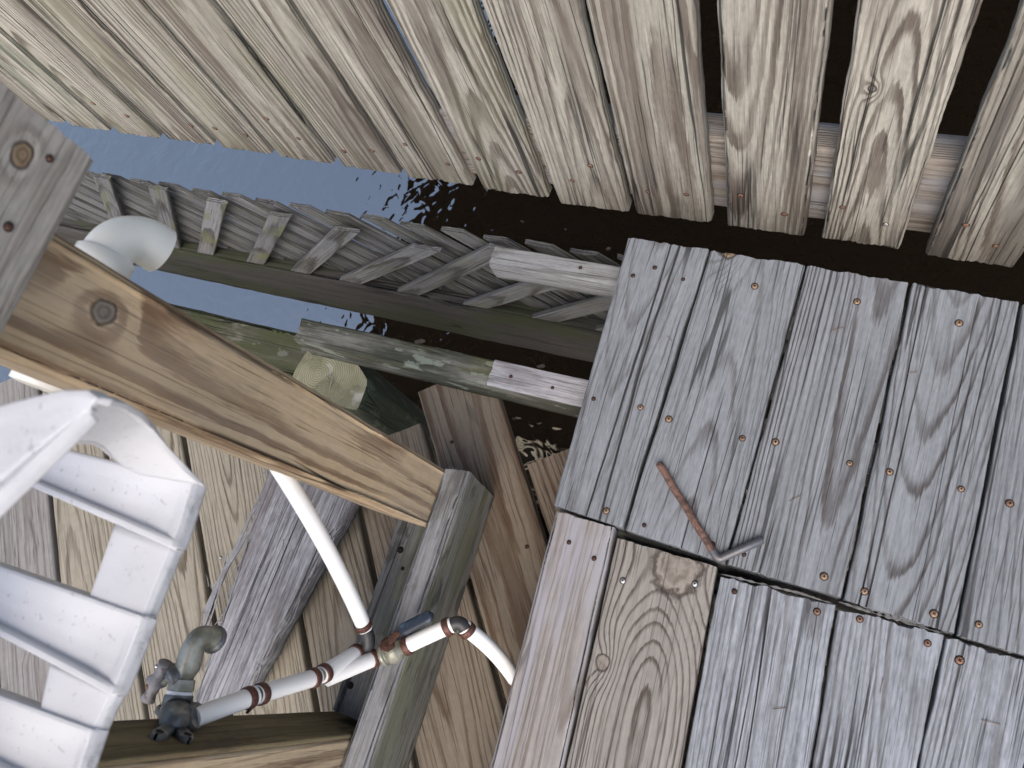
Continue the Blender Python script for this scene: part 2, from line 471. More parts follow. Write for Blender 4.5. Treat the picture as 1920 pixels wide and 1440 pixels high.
# other joists, underneath
beam('joist', -.27, .5, .150, .19, -.04, .14, jw, deck, nx=10, ny=4)

# ------------------------------------------------------------------ MAIN DECK, lower section
zl = -.004
deck2 = empty('plank_deck', at(1400, 1300, zl), 'silvery cracked plank deck below the black seam, two brown boards at its left', 'deck')
def ext(a, b, t): return lerp(a, b, t)
LO = [((1041, 958), (917, 1440), (1056, 1440), (1153, 990), 'w1'),
      ((1157, 1009), (1061, 1440), (1276, 1440), (1345, 1063), 'w2'),
      ((1349, 1080), (1283, 1440), (1518, 1440), (1567, 1135), 's'),
      ((1572, 1140), (1525, 1440), (1719, 1440), (1770, 1193), 's'),
      ((1775, 1197), (1725, 1440), (1921, 1440), (1966, 1255), 's'),
      ((1971, 1258), (1928, 1440), (2125, 1440), (2165, 1316), 's')]
def lcs(k):
    a, b, c, d, _ = LO[k]
    A, B, C, D = at(*a, zl), at(*b, zl), at(*c, zl), at(*d, zl); e = .62 / (B - A).length
    return A, A + (B - A) * e, D + (C - D) * e, D
k1 = loc(lcs(1), at(1270, 1062, zl)); k2 = loc(lcs(1), at(1130, 1242, zl))
lw = [wood((.40, .375, .355), (.19, .145, .115), w=.0085, pith=(.03, -.035), tilt=.02, wob=.05, lateamt=.75, cracks=.4, crackscale=26, fibre=.12, seed=41, stains=[((.40, .41, .47), 2, 8, .46, .6, .7)], tone=.12),
      wood((.37, .35, .32), (.12, .095, .08), w=.0058, pith=(.01, -.03), tilt=.03, wob=.035, lateamt=1, latw=.55, cracks=.5, crackscale=22, fibre=.15, seed=42,
           knots=[(k1[0], k1[1], .033), (k2[0], k2[1], .0095)], kcol=((.12, .10, .08), (.27, .25, .225)), tone=.12),
      wood(*SV, w=.0045, pith=(.05, -.12), tilt=.015, wob=.02, lateamt=.7, cracks=1, crackscale=36, cw=.024, fibre=.55, latw=.5, streak=.6, seed=43, thr=.5, bump=1.3),
      wood(*SV, w=.0045, pith=(.05, -.12), tilt=.015, wob=.02, lateamt=.7, cracks=1, crackscale=34, cw=.024, fibre=.55, latw=.5, streak=.6, seed=44, thr=.5, bump=1.3),
      wood(*SV, w=.0045, pith=(.05, -.12), tilt=.015, wob=.02, lateamt=.7, cracks=1, crackscale=34, cw=.024, fibre=.55, latw=.5, streak=.6, seed=45, thr=.5, bump=1.3),
      wood(*SV, w=.0045, pith=(.05, -.12), tilt=.015, wob=.02, lateamt=.7, cracks=1, crackscale=34, cw=.024, fibre=.55, latw=.5, streak=.6, seed=46, thr=.5, bump=1.3)]
LB = []
for k, (a, b, c, d, _) in enumerate(LO):
    A, B, C, D = at(*a, zl), at(*b, zl), at(*c, zl), at(*d, zl)
    sc_ = (B - A).length; e = .62 / sc_
    B2 = A + (B - A) * e; C2 = D + (C - D) * e
    LB.append(plank('deck_board', A, B2, C2, D, .036, lw[k], deck2, rag=(.0012 if k < 2 else .003, .001), wob=.0012 if k < 2 else .002, nx=70, ny=26, rnd=.005 if k == 0 else .003))
for k, px, py, kd in [(0, 1067, 1017, 'd'), (0, 1114, 1047, 'd'), (1, 1168, 1089, 'z'), (1, 1303, 1095, 'z'), (2, 1377, 1109, 'd'), (2, 1532, 1147, 'r'),
                      (3, 1612, 1161, 'r'), (3, 1739, 1206, 'r'), (4, 1799, 1238, 'r')]:
    scr(LB[k], px, py, zl, kd)
beam('joist', -.27, .6, .07, .11, -.045, .14, jw, deck2, nx=10, ny=4)
beam('joist', -.15, .6, -.33, -.29, -.045, .14, jw, deck2, nx=10, ny=4)
# torn strip of old paint/wood along the seam
def strip(pts, w0, name, mat, parent, z):
    pp = [at(px, py, z) for px, py in pts]
    verts, faces = [], []
    o = pp[0].copy()
    N = 60
    for i in range(N + 1):
        t = i / N * (len(pp) - 1); k = min(int(t), len(pp) - 2)
        p = pp[k].lerp(pp[k + 1], t - k) - o
        w = w0 * max(.1, .5 + .9 * mn.noise(Vector((i * .33, 3, z * 7 + w0 * 1000)))) * min(1, i / 3, (N - i) / 3)
        for sgn, hh in ((1, 0), (-1, 0)):
            verts.append(p + Vector((0, sgn * w, hh + .001 * mn.noise(Vector((i * .3, sgn, 1))))))
        for sgn in (1, -1):
            verts.append(p + Vector((0, sgn * w, -.012)))
    for i in range(N):
        a = i * 4; b = a + 4
        faces += [(a, a + 1, b + 1, b), (a + 1, a + 3, b + 3, b + 1), (a + 2, a, b, b + 2)]
    return mesh_obj(name, verts, faces, mat, parent, Matrix.Translation(o), False)
tear = wood((.20, .20, .20), (.12, .11, .10), w=.004, lateamt=.5, cracks=0, seed=51)
strip([(1352, 1076), (1420, 1093), (1500, 1112), (1566, 1134)], .0022, 'torn_edge', tear, LB[2], -.006)
strip([(1574, 1128), (1640, 1150), (1700, 1166), (1768, 1188)], .0025, 'torn_edge', tear, LB[3], -.005)
strip([(1612, 1135), (1680, 1157), (1740, 1174)], .0022, 'torn_edge', tear, UB[3], -.004)
strip([(1800, 1194), (1850, 1205), (1900, 1225)], .002, 'torn_edge', tear, UB[4], -.004)

# ------------------------------------------------------------------ LOWER LEFT DECK (z=-.14)
zd = -.14
th_ = R(-54)
tv = Vector((math.cos(th_), math.sin(th_), 0)); sv = Vector((-tv.y, tv.x, 0))
def st(s_, t_, z=zd): return sv * s_ + tv * t_ + Vector((0, 0, z))
deck3 = empty('lower_deck', st(-.7, -.2), 'lower deck of brown diagonal boards under the white chair and pipes', 'deck')
# seams: (s at t=-.7, s at t=+.1)
SE = [(-1.72, -1.70), (-1.575, -1.555), (-1.43, -1.415), (-1.287, -1.272), (-1.147, -1.105), (-1.008, -.95), (-.838, -.805), (-.666, -.660), (-.517, -.517), (-.364, -.354), (-.213, -.213), (-.06, -.06), (.09, .09)]
TS = [-1.15, -1.15, -1.1, -1.05, -1.0, -.92, -.80, -.66, -.586, -.646, -.44, -.40]
lp = [dict(w=.006, pith=(0, -.05), tilt=.03, seed=60), dict(w=.006, pith=(0, -.05), tilt=.03, seed=61), dict(w=.006, pith=(0, -.05), tilt=.03, seed=62),
      dict(w=.009, pith=(.02, -.05), tilt=.03, seed=63, knots=[(-.16, -.01, .009)], lateamt=.5),
      dict(w=.0065, pith=(-.03, -.05), tilt=-.04, seed=64), dict(w=.0065, pith=(.04, -.05), tilt=.05, seed=65),
      dict(w=.007, pith=(0, -.045), tilt=.06, seed=66), dict(w=.0065, pith=(0, -.04), tilt=-.05, seed=67, knots=[(.02, .035, .012)]),
      dict(w=.007, pith=(-.02, -.05), tilt=.04, seed=68), dict(w=.013, pith=(.0, -.05), tilt=.03, seed=69, lateamt=.9, knots=[]),
      dict(w=.009, pith=(.03, -.05), tilt=.04, seed=70), dict(w=.009, pith=(.03, -.05), tilt=.04, seed=71)]
pal = {3: ((.36, .35, .34), (.14, .11, .09)), 9: ((.27, .225, .175), (.135, .085, .055)), 8: ((.28, .24, .19), (.13, .09, .06)), 10: ((.25, .20, .155), (.10, .065, .045)), 7: ((.30, .27, .22), (.11, .085, .06))}
DB = []
for k in range(len(SE) - 1):
    s0a, s0b = SE[k]; s1a, s1b = SE[k + 1]; g = .0048
    f = lambda a, b, t: a + (b - a) * (t + .7) / .8
    t0, t1 = TS[k], .42
    kw = dict(wob=.035, lateamt=.85, cracks=.3, crackscale=22, fibre=.15, tone=.1, streak=.25, bump=.9); kw.update(lp[k])
    mt = wood(*pal.get(k, LOW), **kw)
    DB.append(plank('deck_board', st(f(s0a, s0b, t0) + g, t0), st(f(s0a, s0b, t1) + g, t1), st(f(s1a, s1b, t1) - g, t1), st(f(s1a, s1b, t0) - g, t0),
                    .03, mt, deck3, rag=(.0008, .0008), wob=.001, nx=60, ny=20, rnd=.005))
for px, py, k in ((414, 1046, 6), (847, 829, 9), (345, 1015, 5), (988, 1025, 9), (293, 1250, 6)):
    fastener(DB[k], at(px, py, zd) + Vector((0, 0, .0004)), (0, 0, 1), .0028, ZINC if k == 6 else RUSTD, False)
# joists below
jl = wood((.16, .13, .09), (.08, .06, .04), w=.005, cracks=.3, seed=72)
for t_ in (-.3, .1):
    a = st(-1.7, t_, zd - .032); b = st(.05, t_, zd - .032); c = st(.05, t_ + .04, zd - .032); d = st(-1.7, t_ + .04, zd - .032)
    plank('joist', a, b, c, d, .14, jl, deck3, nx=20, ny=4)

NEED = simple('dry_needle', (.16, .11, .07), .8, .2)
rn_ = random.Random(77)
for k in range(9):
    px, py = [(1260, 640), (1480, 940), (1700, 700), (1100, 1290), (1450, 1330), (1650, 1300), (1840, 1350), (1560, 620), (1330, 930)][k]
    p = at(px, py, .0012 if py < 1150 else zl + .0012); an = rn_.uniform(0, 3.1); L = rn_.uniform(.008, .02)
    d0 = Vector((math.cos(an), math.sin(an), 0))
    tag(tube('pine_needle', [p, p + d0 * L * .5 + Vector((0, 0, .0006)), p + d0 * L], .00045, NEED, None, 6), 'tiny dry needle lying on the grey deck boards', 'needle', 'dry needles on the deck')

# ------------------------------------------------------------------ PICKET WALL
YP = .768
fence = empty('picket_wall', (-.3, YP, -.19), 'wall of ragged weathered tan pickets nailed to a rail above the water', 'fence')
rights = [-2.42, -2.25, -2.085, -1.935, -1.772, -1.604, -1.432, -1.262, -1.090, -.917, -.743, -.573, -.406, -.247, -.084, .071, .245, .42, .59]
lefts = [-2.56, -2.40, -2.232, -2.066, -1.913, -1.748, -1.58, -1.41, -1.239, -1.068, -.896, -.719, -.549, -.391, -.220, -.057, .107, .28, .45]
zb = [-.19] * 19
yo = [.03, .03, .03, .03, .026, .024, .024, .022, .018, .014, .010, .006, .0, .0, .0, .0, -.004, 0, 0]
rr_ = random.Random(5)
PB = []
for k in range(19):
    r1 = random.Random(100 + k)
    j1, j2 = r1.uniform(.88, 1.05), r1.uniform(.9, 1.1)
    early = tuple(c * j1 for c in PK[0]); late = tuple(c * j2 for c in PK[1])
    kw = dict(w=r1.choice([.0048, .0055, .0065]), pith=(r1.uniform(-.05, .05), r1.uniform(-.10, -.06)), tilt=r1.choice([-.03, -.015, .012, .02, .035]), wob=.016, lateamt=.95, latw=r1.choice([.3, .4, .5]), fibre=.35,
              cracks=.85, crackscale=26, cw=.016, tone=.22, streak=.5, bump=1.8, thr=.5, seed=100 + k)
    kw['stains'] = [((.13, .105, .088), 1.0, 14, .48, .64, .65)]
    if k <= 11: kw['stains'].append(((.25, .25, .15), 2.5, 4, .46, .66, .35))
    pcs = [(lefts[k], YP, -.19), (lefts[k], YP, .62), (rights[k], YP, .62), (rights[k], YP, -.19)]
    pl_ = lambda px, py: loc(pcs, onY(px, py, YP), (0, -1, 0))
    if k == 15:
        q1 = pl_(1632, 167); q2 = pl_(1637, 335)
        kw['knots'] = [(q1[0], q1[1], .0055)]; kw['spots'] = [(q2[0], q2[1], .055, .013, (.13, .11, .09), .85)]; kw['kcol'] = ((.30, .28, .25), (.07, .06, .06))
    if k == 13: kw['w'] = .010; kw['lateamt'] = .9
    if k == 16: early = tuple(c * .85 for c in PK[0]); kw['stains'].append(((.11, .10, .09), 1.2, 8, .45, .55, .7))
    if k == 4: kw['stains'].append(((.20, .23, .17), 3, 4, .5, .6, .6))
    m = wood(early, late, **kw)
    y = YP + yo[k]; zz = zb[k] + r1.uniform(-.002, .002)
    dl = r1.uniform(-.003, .003) + (.004 if k <= 9 else .002)
    top = .62
    o = plank('picket', (lefts[k] + dl, y, zz), (lefts[k] + dl, y, top), (rights[k] + dl, y, top), (rights[k], y, zz), .024, m, fence, up=(0, -1, 0),
              rag=(.0052, .001), wob=.0022, nx=70, ny=34, rnd=.004, ragn=1.0)
    PB.append(o)
for px, py in [(645, 283), (698, 282), (760, 270), (840, 307), (897, 297), (973, 322), (1073, 338), (1107, 310), (1215, 359), (1287, 364), (1389, 366), (1471, 401),
               (1580, 388), (1661, 420), (1811, 421), (1867, 460), (238, 217), (175, 193), (358, 235), (403, 240), (461, 253), (500, 222), (560, 259)]:
    for k in range(19):
        p = onY(px, py, YP + yo[k])
        if lefts[k] - .004 < p.x < rights[k] + .004:
            fastener(PB[k], p + Vector((0, -.0008, 0)), (0, -1, 0), .0046, ZINC if px == 1661 else RUST, px % 3 == 0, 'nail', px * .1); break
rw = wood((.43, .39, .35), (.21, .165, .13), w=.0042, pith=(0, -.25), tilt=.01, wob=.02, lateamt=.9, cracks=.5, crackscale=50, seed=130, tone=.3, fibre=.3, bump=1.4,
          stains=[((.40, .42, .47), 3, 4, .45, .6, .6)])
plank('rail', (-.80, YP + .027, .024), (.75, YP + .027, .02), (.75, YP + .027, -.176), (-.80, YP + .027, -.176), .05, rw, fence, up=(0, -1, 0), nx=60, ny=20, rag=(.002, .002), rnd=.006)

# ------------------------------------------------------------------ LATTICE PANEL behind the joists
YL = .575
lat = empty('lattice_panel', (-.9, YL, -.4), 'weathered diagonal wooden lattice standing on a dark mossy beam over the water', 'lattice')
p0 = onY(500, 502, YL); p1 = onY(1133, 633, YL); q0 = onY(500, 548, YL)
ztop = (p0.z + p1.z) / 2; hB = p0.z - q0.z
lbw = wood((.085, .08, .078), (.035, .032, .03), w=.005, pith=(0, -.1), tilt=.02, lateamt=.8, cracks=.9, crackscale=34, cw=.016, seed=140, bump=1.5, tone=.2,
           stains=[((.05, .062, .025), 2.2, 4, .45, .6, .7)])
plank('base_beam', (-2.35, YL, ztop), (.15, YL, ztop), (.15, YL + .10, ztop), (-2.35, YL + .10, ztop), hB, lbw, lat, nx=90, ny=14, rnd=.008, rag=(.002, .002), wob=.002)
YS1 = YL + .016   # front slats
YS2 = YL + .026   # back slats
sl_cols = []
def slat(bx, tx, y, z0, z1, w, mat, th=.010, z0b=None):
    # centre line (bx,z0)->(tx,z1), w across
    d = Vector((tx - bx, 0, z1 - z0)); nn = Vector((-(w / 2) * d.length / abs(d.z), 0, 0))
    a = Vector((bx, y, z0)); b = Vector((tx, y, z1))
    return plank('slat', a - nn, b - nn, b + nn, a + nn, th, mat, lat, up=(0, -1, 0), rag=(.001, .0035), wob=.0012, nx=16, ny=12, rnd=.0025)
def slmat(seed, green=.5, dark=1.0):
    r1 = random.Random(seed)
    j1 = r1.uniform(.8, 1.15) * dark; e = tuple(c * j1 for c in (.185, .19, .195))
    return wood(e, (.06 * dark, .056 * dark, .052 * dark), w=.0042, pith=(.0, -.12), tilt=.02, wob=.015, lateamt=1, cracks=.6, crackscale=60, seed=seed, bump=1.6, fibre=.3, streak=.5,
                stains=[((.16, .17, .08), 8, 2.5, .5, .64, green)])
# front slats: px base-centre and top-centre
FS = [((188, 408), (192, 328)), ((270, 415), (298, 350)), ((368, 455), (408, 375)), ((465, 475), (527, 400)), ((563, 503), (652, 428)), ((668, 532), (800, 462)), ((783, 562), (945, 462)), ((905, 585), (1085, 510)), ((1030, 606), (1200, 548)), ((1150, 635), (1310, 575))]
for k, (b_, t_) in enumerate(FS):
    a = onY(*b_, YS1); b = onY(*t_, YS1)
    slat(a.x, b.x, YS1 - .008, ztop + .002, b.z, .040, slmat(200 + k, .7 if k < 4 else .35, 1.3))
zt_l = onY(408, 372, YS1).z
print('slat top z', [round(onY(*t, YS1).z, 3) for _, t in FS], 'base', round(ztop, 3), 'hB', hB, 'base z', [round(onY(*b, YS1).z, 3) for b, _ in FS])
# back slats lean the other way
bxs = [onY(*b_, YS1).x for b_, _ in FS]
sp_x = (bxs[-3] - bxs[1]) / (len(bxs) - 4)
topz = sum(onY(*t, YS1).z for _, t in FS[:6]) / 6
for k in range(-7, 22):
    xb = bxs[0] + sp_x * .60 * (k + .45)
    slat(xb + (topz - ztop) * .96, xb, YS2 + .006, ztop + .002, topz - (.006 if k % 2 else .001), .036, slmat(240 + k, .15, .9))
# ------------------------------------------------------------------ pile, mossy beam
PZ = -.16
pile = empty('pile', at(640, 710, PZ), 'round wooden pile with yellowish cut top and dark green side', 'pile')
pm = bpy.data.materials.new('pile_top'); s = NT(pm)
tc = s.n('ShaderNodeTexCoord'); P = tc.outputs['Object']
off = s.vm('ADD', P, (.03, .005, 0))
sp = s.n('ShaderNodeSeparateXYZ'); s.put(sp.inputs[0], off)
nz_ = s.noise(P, 18, 2, .5)
rr2 = s.m('SQRT', s.m('ADD', s.m('MULTIPLY', sp.outputs[0], sp.outputs[0]), s.m('MULTIPLY', sp.outputs[1], sp.outputs[1])))
rr2 = s.m('MULTIPLY_ADD', nz_, .008, rr2)
fr = s.m('FRACT', s.m('DIVIDE', rr2, .0048))
l_ = s.m('MULTIPLY', s.ss(fr, .45, .85), s.ss(fr, .9, 1, 1, 0))
c_ = s.mix(s.m('MULTIPLY', l_, .65), (.24, .235, .165), (.165, .16, .105))
c_ = s.mix(s.m('MULTIPLY', s.ss(s.noise(P, 30, 4, .6), .42, .62), .55), c_, (.16, .165, .095))
c_ = s.mix(s.ss(s.noise(s.vm('ADD', P, (3, 1, 0)), 16, 3, .6), .58, .68), c_, (.33, .33, .29))
vor = s.n('ShaderNodeTexVoronoi', feature='DISTANCE_TO_EDGE'); s.put(vor.inputs['Vector'], s.vm('ADD', P, s.noise(P, 40, 3, .6, col=True))); vor.inputs['Scale'].default_value = 22
ck = s.m('MULTIPLY', s.ss(vor.outputs[0], .0, .035, 1, 0), s.ss(s.noise(P, 12, 2, .5), .5, .6))
c_ = s.mix(s.m('MULTIPLY', ck, .8), c_, (.03, .025, .015))
s.out(c_, .9, .2, s.m('SUBTRACT', s.m('MULTIPLY', l_, .5), ck), .001)
ps = wood((.075, .085, .06), (.03, .038, .03), w=.006, pith=(0, 0), lateamt=.5, cracks=.7, crackscale=30, stains=[((.04, .06, .045), 3, 4, .4, .6, .8), ((.14, .18, .14), 30, 1.4, .55, .62, .5)], seed=150, bump=2)
outline = [(613, 632), (655, 655), (692, 712), (688, 735), (672, 772), (640, 765), (590, 735), (545, 712), (552, 690), (575, 655)]
op = [at(*p, PZ) for p in outline]
cen = sum(op, Vector()) / len(op)
# subdivide outline smoothly
def closed(pts, k=4):
    N = len(pts); out = []
    for i in range(N):
        p0, p1, p2, p3 = pts[(i - 1) % N], pts[i], pts[(i + 1) % N], pts[(i + 2) % N]
        for q in range(k):
            t = q / k
            a = .5 * ((2 * p1) + (-p0 + p2) * t + (2 * p0 - 5 * p1 + 4 * p2 - p3) * t * t + (-p0 + 3 * p1 - 3 * p2 + p3) * t ** 3)
            out.append(p1.lerp(p2, t) * .5 + a * .5)
    return out
op = closed(op, 4); N = len(op)
verts, faces = [], []
lev = [(0, .93), (-.004, .98), (-.012, 1.0), (-.05, 1.02), (-.2, 1.04), (-.5, 1.05), (-1.0, 1.06)]
for dz_, sc_ in lev:
    for p in op:
        q = (p - cen) * sc_ * (1 + .015 * mn.noise(Vector((p.x * 60, p.y * 60, dz_ * 6)))); q.z = dz_; verts.append(q)
for i in range(len(lev) - 1):
    for k in range(N):
        k2 = (k + 1) % N
        faces.append((i * N + k, (i + 1) * N + k, (i + 1) * N + k2, i * N + k2))
# shaft in a local frame where x runs along the pile, so the grain runs down it
rot = Matrix(((0, 0, 1), (0, 1, 0), (-1, 0, 0))).to_4x4()
mwp = Matrix.Translation(cen) @ rot
ri = rot.inverted()
mesh_obj('shaft', [ri @ q for q in verts], faces, ps, pile, mwp)
tv_ = [(p - cen) * .945 for p in op]
for q in tv_: q.z = 0.0008
mesh_obj('cut_top', tv_ + [Vector((0, 0, .0012))], [(k, (k + 1) % N, N) for k in range(N)], pm, pile, Matrix.Translation(cen))
wr = simple('wire_metal', (.2, .2, .2), .5, .5, .6)
hk = [at(616, 712, PZ + .004), at(612, 705, PZ + .008), at(620, 702, PZ + .01), at(626, 708, PZ + .01), at(622, 716, PZ + .006), at(618, 728, PZ + .002)]
tube('hook', hk, .0009, wr, pile, 8)

mb = empty('mossy_beam', at(450, 620, -.165), 'short green mossy timber running behind the tan post to the cut pile', 'beam')
mbw = wood((.12, .118, .085), (.06, .058, .042), w=.006, pith=(0, -.07), tilt=.03, lateamt=.6, cracks=1, crackscale=26, cw=.012, seed=160, tone=.25,
           stains=[((.055, .07, .022), 5, 2.5, .4, .6, .7), ((.20, .21, .18), 22, 1.5, .60, .68, .6), ((.24, .23, .19), 6, 2, .6, .7, .7)], bump=1.8)
a = at(340, 572, -.165); b = at(606, 634, -.165); c = at(552, 712, -.165); d = at(330, 655, -.165)
a = a + (a - b) * 1.2; d = d + (a - d) * 0 + (b - a) * 0
a2 = at(100, 515, -.165); d2 = at(60, 590, -.165)
plank('timber', a2, b, c, d2, .12, mbw, mb, rag=(.001, .003), nx=50, ny=14, rnd=.012, wob=.002)

# ------------------------------------------------------------------ tan post, cap rail, 2x6 on edge
rail = empty('railing_post', (-.55, .12, -.14), 'tan square railing post with round dark knot and a grey cross rail', 'railing')
fa, fb, fc, fd = Vector((-.505, .173, -.07)), Vector((-.505, .135, .93)), Vector((-.505, .043, .93)), Vector((-.505, .079, -.07))
kp = onX(195, 585, -.505)
# local x from foot (a) to top; find knot in local coordinates by building with same frame
Xl = ((fb - fa) + (fc - fd)).normalized(); o_ = (fa + fb + fc + fd) / 4
Zl = (fb - fa).cross(fd - fa).normalized()
if Zl.dot(Vector((1, 0, 0))) < 0: Zl = -Zl
Yl = Zl.cross(Xl)
kx, ky = (kp - o_).dot(Xl), (kp - o_).dot(Yl)
pw = wood((.68, .52, .33), (.24, .145, .08), w=.0085, pith=(-.02, -.07), tilt=.02, wob=.016, latw=.45, kcol=((.07, .06, .05), (.22, .195, .165)), lateamt=1, cracks=.8, crackscale=17, cw=.005, fibre=.1, streak=.28, tone=.2, seed=171,
          knots=[(kx, ky, .0098)], stains=[((.50, .42, .33), 1.4, 6, .40, .65, .5)], bump=.8, rough=.7)
plank('post', fa, fb, fc, fd, .089, pw, rail, up=(1, 0, 0), nx=60, ny=16, rnd=.007, wob=.0008, rag=(.001, .001))
XF = -.467
ca = onX(180, 300, XF); cb = onX(0, 655, XF); e = Vector((0, -1, 0))
zb0 = (ca.z + cb.z) / 2; yE = ca.y
crc = [(XF, yE, zb0), (XF, yE - .8, zb0), (XF, yE - .8, zb0 + .14), (XF, yE, zb0 + .14)]
kl = loc(crc, onX(42, 290, XF), (1, 0, 0))
cw_ = wood((.40, .385, .36), (.22, .19, .16), w=.009, pith=(.02, -.04), tilt=.03, wob=.04, lateamt=.55, cracks=.35, crackscale=20, cw=.02, seed=182, tone=.12, streak=.3,
           knots=[(.4 - (yE - kq.y), kq.z - zb0 - .07, .008)] if False else [(kl[0], kl[1], .007)])
capb = plank('cross_rail', (XF, yE, zb0), (XF, yE - .8, zb0), (XF, yE - .8, zb0 + .14), (XF, yE, zb0 + .14), .0365, cw_, rail, up=(1, 0, 0), nx=60, ny=20, rnd=.005, rag=(.001, .001), wob=.001)
for px, py in ((92, 297), (15, 425)):
    fastener(capb, onX(px, py, XF) + Vector((.0002, 0, 0)), (1, 0, 0), .0026, RUSTD, False)

rim = empty('rim_timber', (-.48, 0, -.07), 'grey and green stained timber on edge that butts the foot of the tan post', 'timber')
rmw = wood((.30, .305, .315), (.13, .125, .12), w=.005, pith=(.0, -.12), tilt=.02, wob=.02, lateamt=.6, cracks=.9, crackscale=60, cw=.012, seed=191, fibre=.35, streak=.5, bump=1.6,
           stains=[((.10, .10, .095), 10, 3, .5, .62, .6)])
# top face  + side face as one board: width axis vertical, visible side faces +x
rms = wood((.25, .25, .22), (.10, .095, .075), w=.005, pith=(.0, -.12), tilt=.02, wob=.02, lateamt=.6, cracks=.5, crackscale=60, seed=192, fibre=.35, streak=.5, bump=1.6,
           stains=[((.19, .195, .115), 3, 4, .46, .62, .6), ((.27, .27, .265), 3, 6, .54, .66, .8), ((.05, .05, .045), 9, 3, .55, .66, .7)])
plank('timber', (-.505, .170, 0), (-.502, -.50, 0), (-.4635, -.50, 0), (-.466, .176, 0), .013, rmw, rim, nx=60, ny=10, rnd=.004, rag=(.001, .001), wob=.0015)
plank('face_board', (-.4635, .175, -.004), (-.461, -.50, -.004), (-.455, -.50, -.142), (-.462, .166, -.142), .038, rms, rim, up=(1, 0, 0), nx=60, ny=18, rnd=.005, rag=(.001, .001), wob=.0025)

low = empty('ledger_board', (-.545, -.1, -.06), 'dark weathered board with two round holes lying left of the grey stained timber', 'board')
lwm = wood((.17, .17, .165), (.07, .065, .06), w=.005, pith=(.0, -.10), tilt=.02, wob=.02, lateamt=.7, cracks=.8, crackscale=40, cw=.014, seed=195, fibre=.4, streak=.5, bump=1.8,
           stains=[((.11, .12, .06), 3, 3, .45, .6, .6), ((.04, .038, .035), 14, 2, .55, .62, .7)])
zq = -.05
tA = at(752, 955, zq); tB = at(622, 1330, zq)
lb_ = plank('board', (tA.x, .12, zq), tB, Vector((-.507, tB.y, zq)), (-.507, .12, zq), .09, lwm, low, nx=60, ny=12, rnd=.004, wob=.002)
for px, py in ((751, 1031), (755, 1066), (657, 1285)):
    pp = at(px, py, zq)
    fastener(lb_, pp, (0, 0, 1), .0042 if py != 1066 else .0025, DARK, False, 'hole')

# ------------------------------------------------------------------ splintered plank
zs = -.085
spk = empty('splintered_plank', at(500, 1100, zs), 'broad silver grey plank with splintered torn edges beside the bronze faucet', 'plank')
spm = wood((.33, .335, .36), (.12, .115, .12), w=.004, pith=(.0, -.15), tilt=.01, wob=.012, lateamt=.5, cracks=.9, crackscale=50, cw=.012, seed=201, fibre=.8, streak=.7, bump=2.2, thr=.5,
           stains=[((.15, .13, .13), 5, 3, .48, .64, .6), ((.46, .47, .5), 3, 5, .54, .66, .55)])
a = at(508, 860, zs + .02); b = at(362, 1330, zs); c = at(455, 1315, zs); d = at(690, 880, zs + .02)
sp_ = plank('plank', a, b, c, d, .035, spm, spk, nx=90, ny=26, rnd=.006, wob=.004, rag=(.01, .01), ragn=.6)
# splinters along both long edges
def splinter(p, q, w, parent, mat, lift=.004):
    p, q = Vector(p), Vector(q); d = (q - p); L = d.length; d.normalize(); sd_ = d.cross(Vector((0, 0, 1))).normalized()
    N = 10; verts, faces = [], []
    ph = p.x * 99 + q.y * 55
    for i in range(N + 1):
        t = i / N; wd = w * (1 - t) ** .6 * (.9 + .2 * mn.noise(Vector((ph, i * .25, 0))))
        c0 = p + d * L * t + Vector((0, 0, lift * t * t)) + sd_ * .0015 * mn.noise(Vector((ph, t * 3, 5)))
        for k in range(4):
            an = math.pi / 2 * k + .5
            verts.append(c0 - p + (sd_ * math.cos(an) + Vector((0, 0, 1)) * math.sin(an)) * wd)
    for i in range(N):
        for k in range(4):
            k2 = (k + 1) % 4; faces.append((i * 4 + k, i * 4 + k2, i * 4 + 4 + k2, i * 4 + 4 + k))
    return mesh_obj('splinter', verts, faces, mat, parent, Matrix.Translation(p), False)
spl = simple('splinter_wood', (.17, .175, .19), .9, .2, 0, (.22, .225, .24), 60, .4, .6)
rs = random.Random(8)
# long splinter fan at the left edge
for (x0, y0, x1, y1, w) in [(385, 1150, 505, 893, .0065), (395, 1135, 492, 925, .004), (378, 1190, 430, 1035, .004), (372, 1230, 428, 1060, .003), (400, 1105, 482, 980, .0045),
                            (430, 1050, 508, 940, .0035), (370, 1240, 382, 1140, .003), (368, 1255, 376, 1180, .002), (420, 1060, 428, 1030, .002), (392, 1100, 388, 1075, .0012), (400, 1110, 395, 1095, .001)]:
    splinter(at(x0, y0, zs - .002), at(x1, y1, zs + .003), w, sp_, spl, .003)
for k in range(60):
    t = rs.uniform(.02, .96); L = rs.uniform(.012, .05)
    e0 = lerp(d, c, t) if k % 2 else lerp(a, b, t)
    dr = (c - d).normalized() if k % 3 else (d - c).normalized()
    out_ = (d - a).normalized() * (1 if k % 2 else -1)
    p = e0 + out_ * rs.uniform(-.004, .001) + Vector((0, 0, rs.uniform(-.012, -.001)))
    splinter(p, p + dr * L + out_ * rs.uniform(.001, .008), rs.uniform(.0006, .0018), sp_, spl, rs.uniform(-.004, .004))
for k in range(16):
    t = rs.uniform(.1, .95); e0 = lerp(a, b, t).lerp(lerp(d, c, t), rs.uniform(.1, .9)) + Vector((0, 0, .001))
    dr = (b - a).normalized(); dr.rotate(Matrix.Rotation(rs.gauss(0, .25) if k % 5 else 1.2, 3, 'Z'))
    splinter(e0, e0 + dr * rs.uniform(.008, .02), .0006, sp_, spl, .002)

